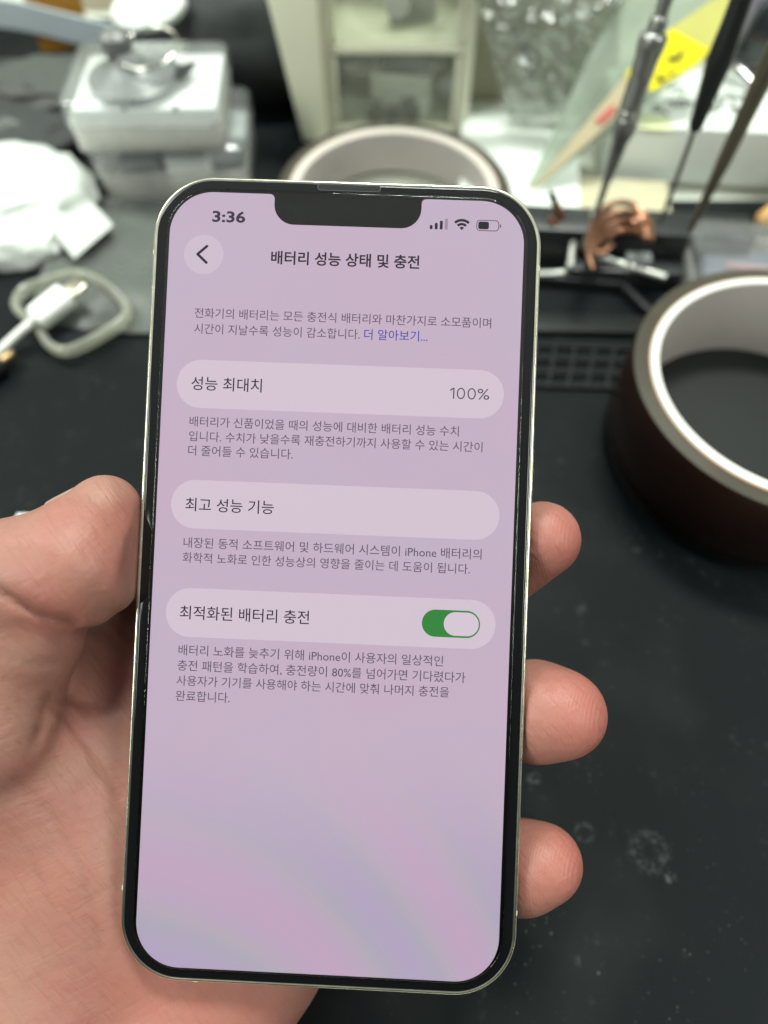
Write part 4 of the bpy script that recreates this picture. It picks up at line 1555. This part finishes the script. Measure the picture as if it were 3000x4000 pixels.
for (a0, b0, lb) in (((2165, 785, 24), (2210, 890, 14), 'longer copper rod with dark tip beside the phone corner'),
                     ((2150, 855, 20), (2195, 915, 14), 'shorter copper rod beside the phone corner')):
    a, b_ = G(*a0), G(*b0)
    t = thing('copper_rod', lb, 'copper rod', b_, mat3=axis_mat(a - b_))
    ln = (a - b_).length
    MB().lathe([(1.2, 0), (1.6, 0.6), (1.6, ln - 3), (1.2, ln)], n=16).build('rod', M_cu, t, smooth=True)
    if 'longer' in lb:
        MB().lathe([(1.3, ln), (1.3, ln + 2), (0.3, ln + 5)], n=16).build('dark_tip', M_blackbit, t, smooth=True)
o = MB().tube([hl(2290, 968, 12) + hc, hl(2350, 975, 12) + hc, hl(2400, 935, 13) + hc], 1.9, 10, flat=0.6).build('copper_tab', M_cu, smooth=True)
tag(o, 'short copper tab held in the front bracket of the holder', 'copper tab')


def tool(name, label, tip, top, prof_parts):
    """a tool with its tip at `tip`, lying along the line to `top`; profile parts: (part name, material, [(r, z), ...])"""
    d = top - tip
    t = thing(name, label, 'screwdriver' if 'screwdriver' in name else 'tool', tip, mat3=axis_mat(d))
    for nm, m, prof in prof_parts:
        MB().lathe(prof, n=28).build(nm, m, t, smooth=True, angle=50)
    return t, d.length


M_gun = pm('gunmetal', (0.30, 0.31, 0.295), 0.34, metal=0.85, var=0.12, rvar=0.1)
M_blkh = pm('black_handle', (0.010, 0.0115, 0.012), 0.38, spec=0.4, var=0.1)
M_shaft = pm('dark_shaft', (0.16, 0.165, 0.15), 0.3, metal=0.9)
M_bron = pm('bronze_tube', (0.13, 0.115, 0.085), 0.33, metal=0.7, var=0.12)


def along(tip, top, stations):
    """(distance from the tip, radius) where the tool passes a given height and width in the photograph"""
    out = []
    L = (top - tip).length
    for py, w in stations:
        lo_, hi_ = 0.0, 1.0
        for _ in range(40):
            s_ = (lo_ + hi_) / 2
            q = CM.transposed() @ (tip + (top - tip) * s_ - CAMV)
            if 2000 + q.y / q.z * FPX > py:
                lo_ = s_
            else:
                hi_ = s_
        out.append((w * 0.92 * -q.z / FPX / 2, L * s_))
    return out


tip, top = P(2322, 855, 246), P(2652, -160, 192)
a1 = lambda *st: along(tip, top, st)
tool('metal_screwdriver', 'grey metal precision screwdriver with knurled grip leaning in the holder', tip, top, [
    ('shaft', M_gun, [(0.6, 0)] + a1((840, 24), (730, 29), (650, 50), (600, 61), (548, 68), (545, 74))),
    ('collar', M_gun, a1((545, 74), (520, 92), (480, 99), (465, 99), (460, 94))),
    ('ring', pm('bright_ring', (0.5, 0.51, 0.48), 0.3, metal=0.9), a1((460, 95), (457, 103), (432, 103), (429, 95))),
    ('grip', M_gun, a1((429, 92), (400, 96), (392, 91), (372, 96), (364, 91), (344, 96), (336, 91), (316, 97), (308, 92), (288, 97), (240, 100), (220, 104), (178, 118))),
    ('shoulder', M_gun, a1((178, 118), (150, 121), (136, 116), (124, 84))),
    ('neck', M_gun, a1((124, 80), (80, 78), (66, 74), (60, 62))),
    ('cap_rod', M_gun, a1((60, 60), (20, 62), (-60, 66), (-150, 66)))])
tip, top = P(2580, 872, 242), P(2965, -190, 186)
a1 = lambda *st: along(tip, top, st)
tool('black_screwdriver', 'thin steel screwdriver with matt black handle leaning in the holder', tip, top, [
    ('shaft', M_shaft, [(0.6, 0)] + a1((850, 17), (700, 20), (500, 20))),
    ('handle', M_blkh, a1((512, 30), (505, 50), (485, 60), (400, 74), (300, 94), (240, 108), (190, 106), (100, 96), (0, 94), (-150, 94)))])
tip, top = P(2695, 905, 240), P(3085, 90, 194)
a1 = lambda *st: along(tip, top, st)
tool('bronze_rod', 'brownish metal tapered rod leaning right of the black screwdriver', tip, top, [
    ('lower_tube', M_bron, [(0.9, 0)] + a1((870, 28), (725, 46), (655, 54))),
    ('upper_tube', M_bron, a1((655, 57), (560, 64), (400, 76), (250, 86), (100, 92)))])
o = MB().lathe([(1.5, 0), (3.6, 2), (4.2, 20), (4.2, 60)], n=24).build('wooden_handle', pm('amber_wood', (0.58, 0.33, 0.12), 0.5), smooth=True)
o.matrix_world = Matrix.Translation(G(2968, 872, 12) * MM) @ axis_mat(Vector((0.75, 0.55, 0.12))).to_4x4()
tag(o, 'amber wooden handle poking in at the right edge', 'handle')

rb = thing('plastic_box', 'clear plastic box with bluish parts behind the large tape roll', 'plastic box', (139, 198, 0), -6)
shell_box(58, 36, 13, 1.2, 'box_base', M_milky, rb, 0.0, False, 6)
shell_box(59.6, 37.6, 7, 1.0, 'box_lid', M_clear, rb, 12.2, True, 6)
for (x, y, w, d, col, lb) in ((-8, 1, 30, 24, (0.13, 0.14, 0.19), 'slate blue part inside the clear box by the large tape roll'),
                              (17, 1, 13, 22, (0.09, 0.10, 0.13), 'darker blue part inside the clear box by the large tape roll')):
    q = thing('blue_part', lb, 'part', Vector((139, 198, 1.3)) + Matrix.Rotation(R(-6), 3, 'Z') @ Vector((x, y, 0)), -9)
    MB().box((0, 0, 5), (w, d, 10)).build('part_body', pm('slate_part', col, 0.5, var=0.4, vscale=200), q, bevel=0.8)
    MB().box((0, 2, 10.3), (w * 0.5, 3, 0.6)).build('part_mark', pm('part_mark', (0.35, 0.2, 0.2), 0.5), q)
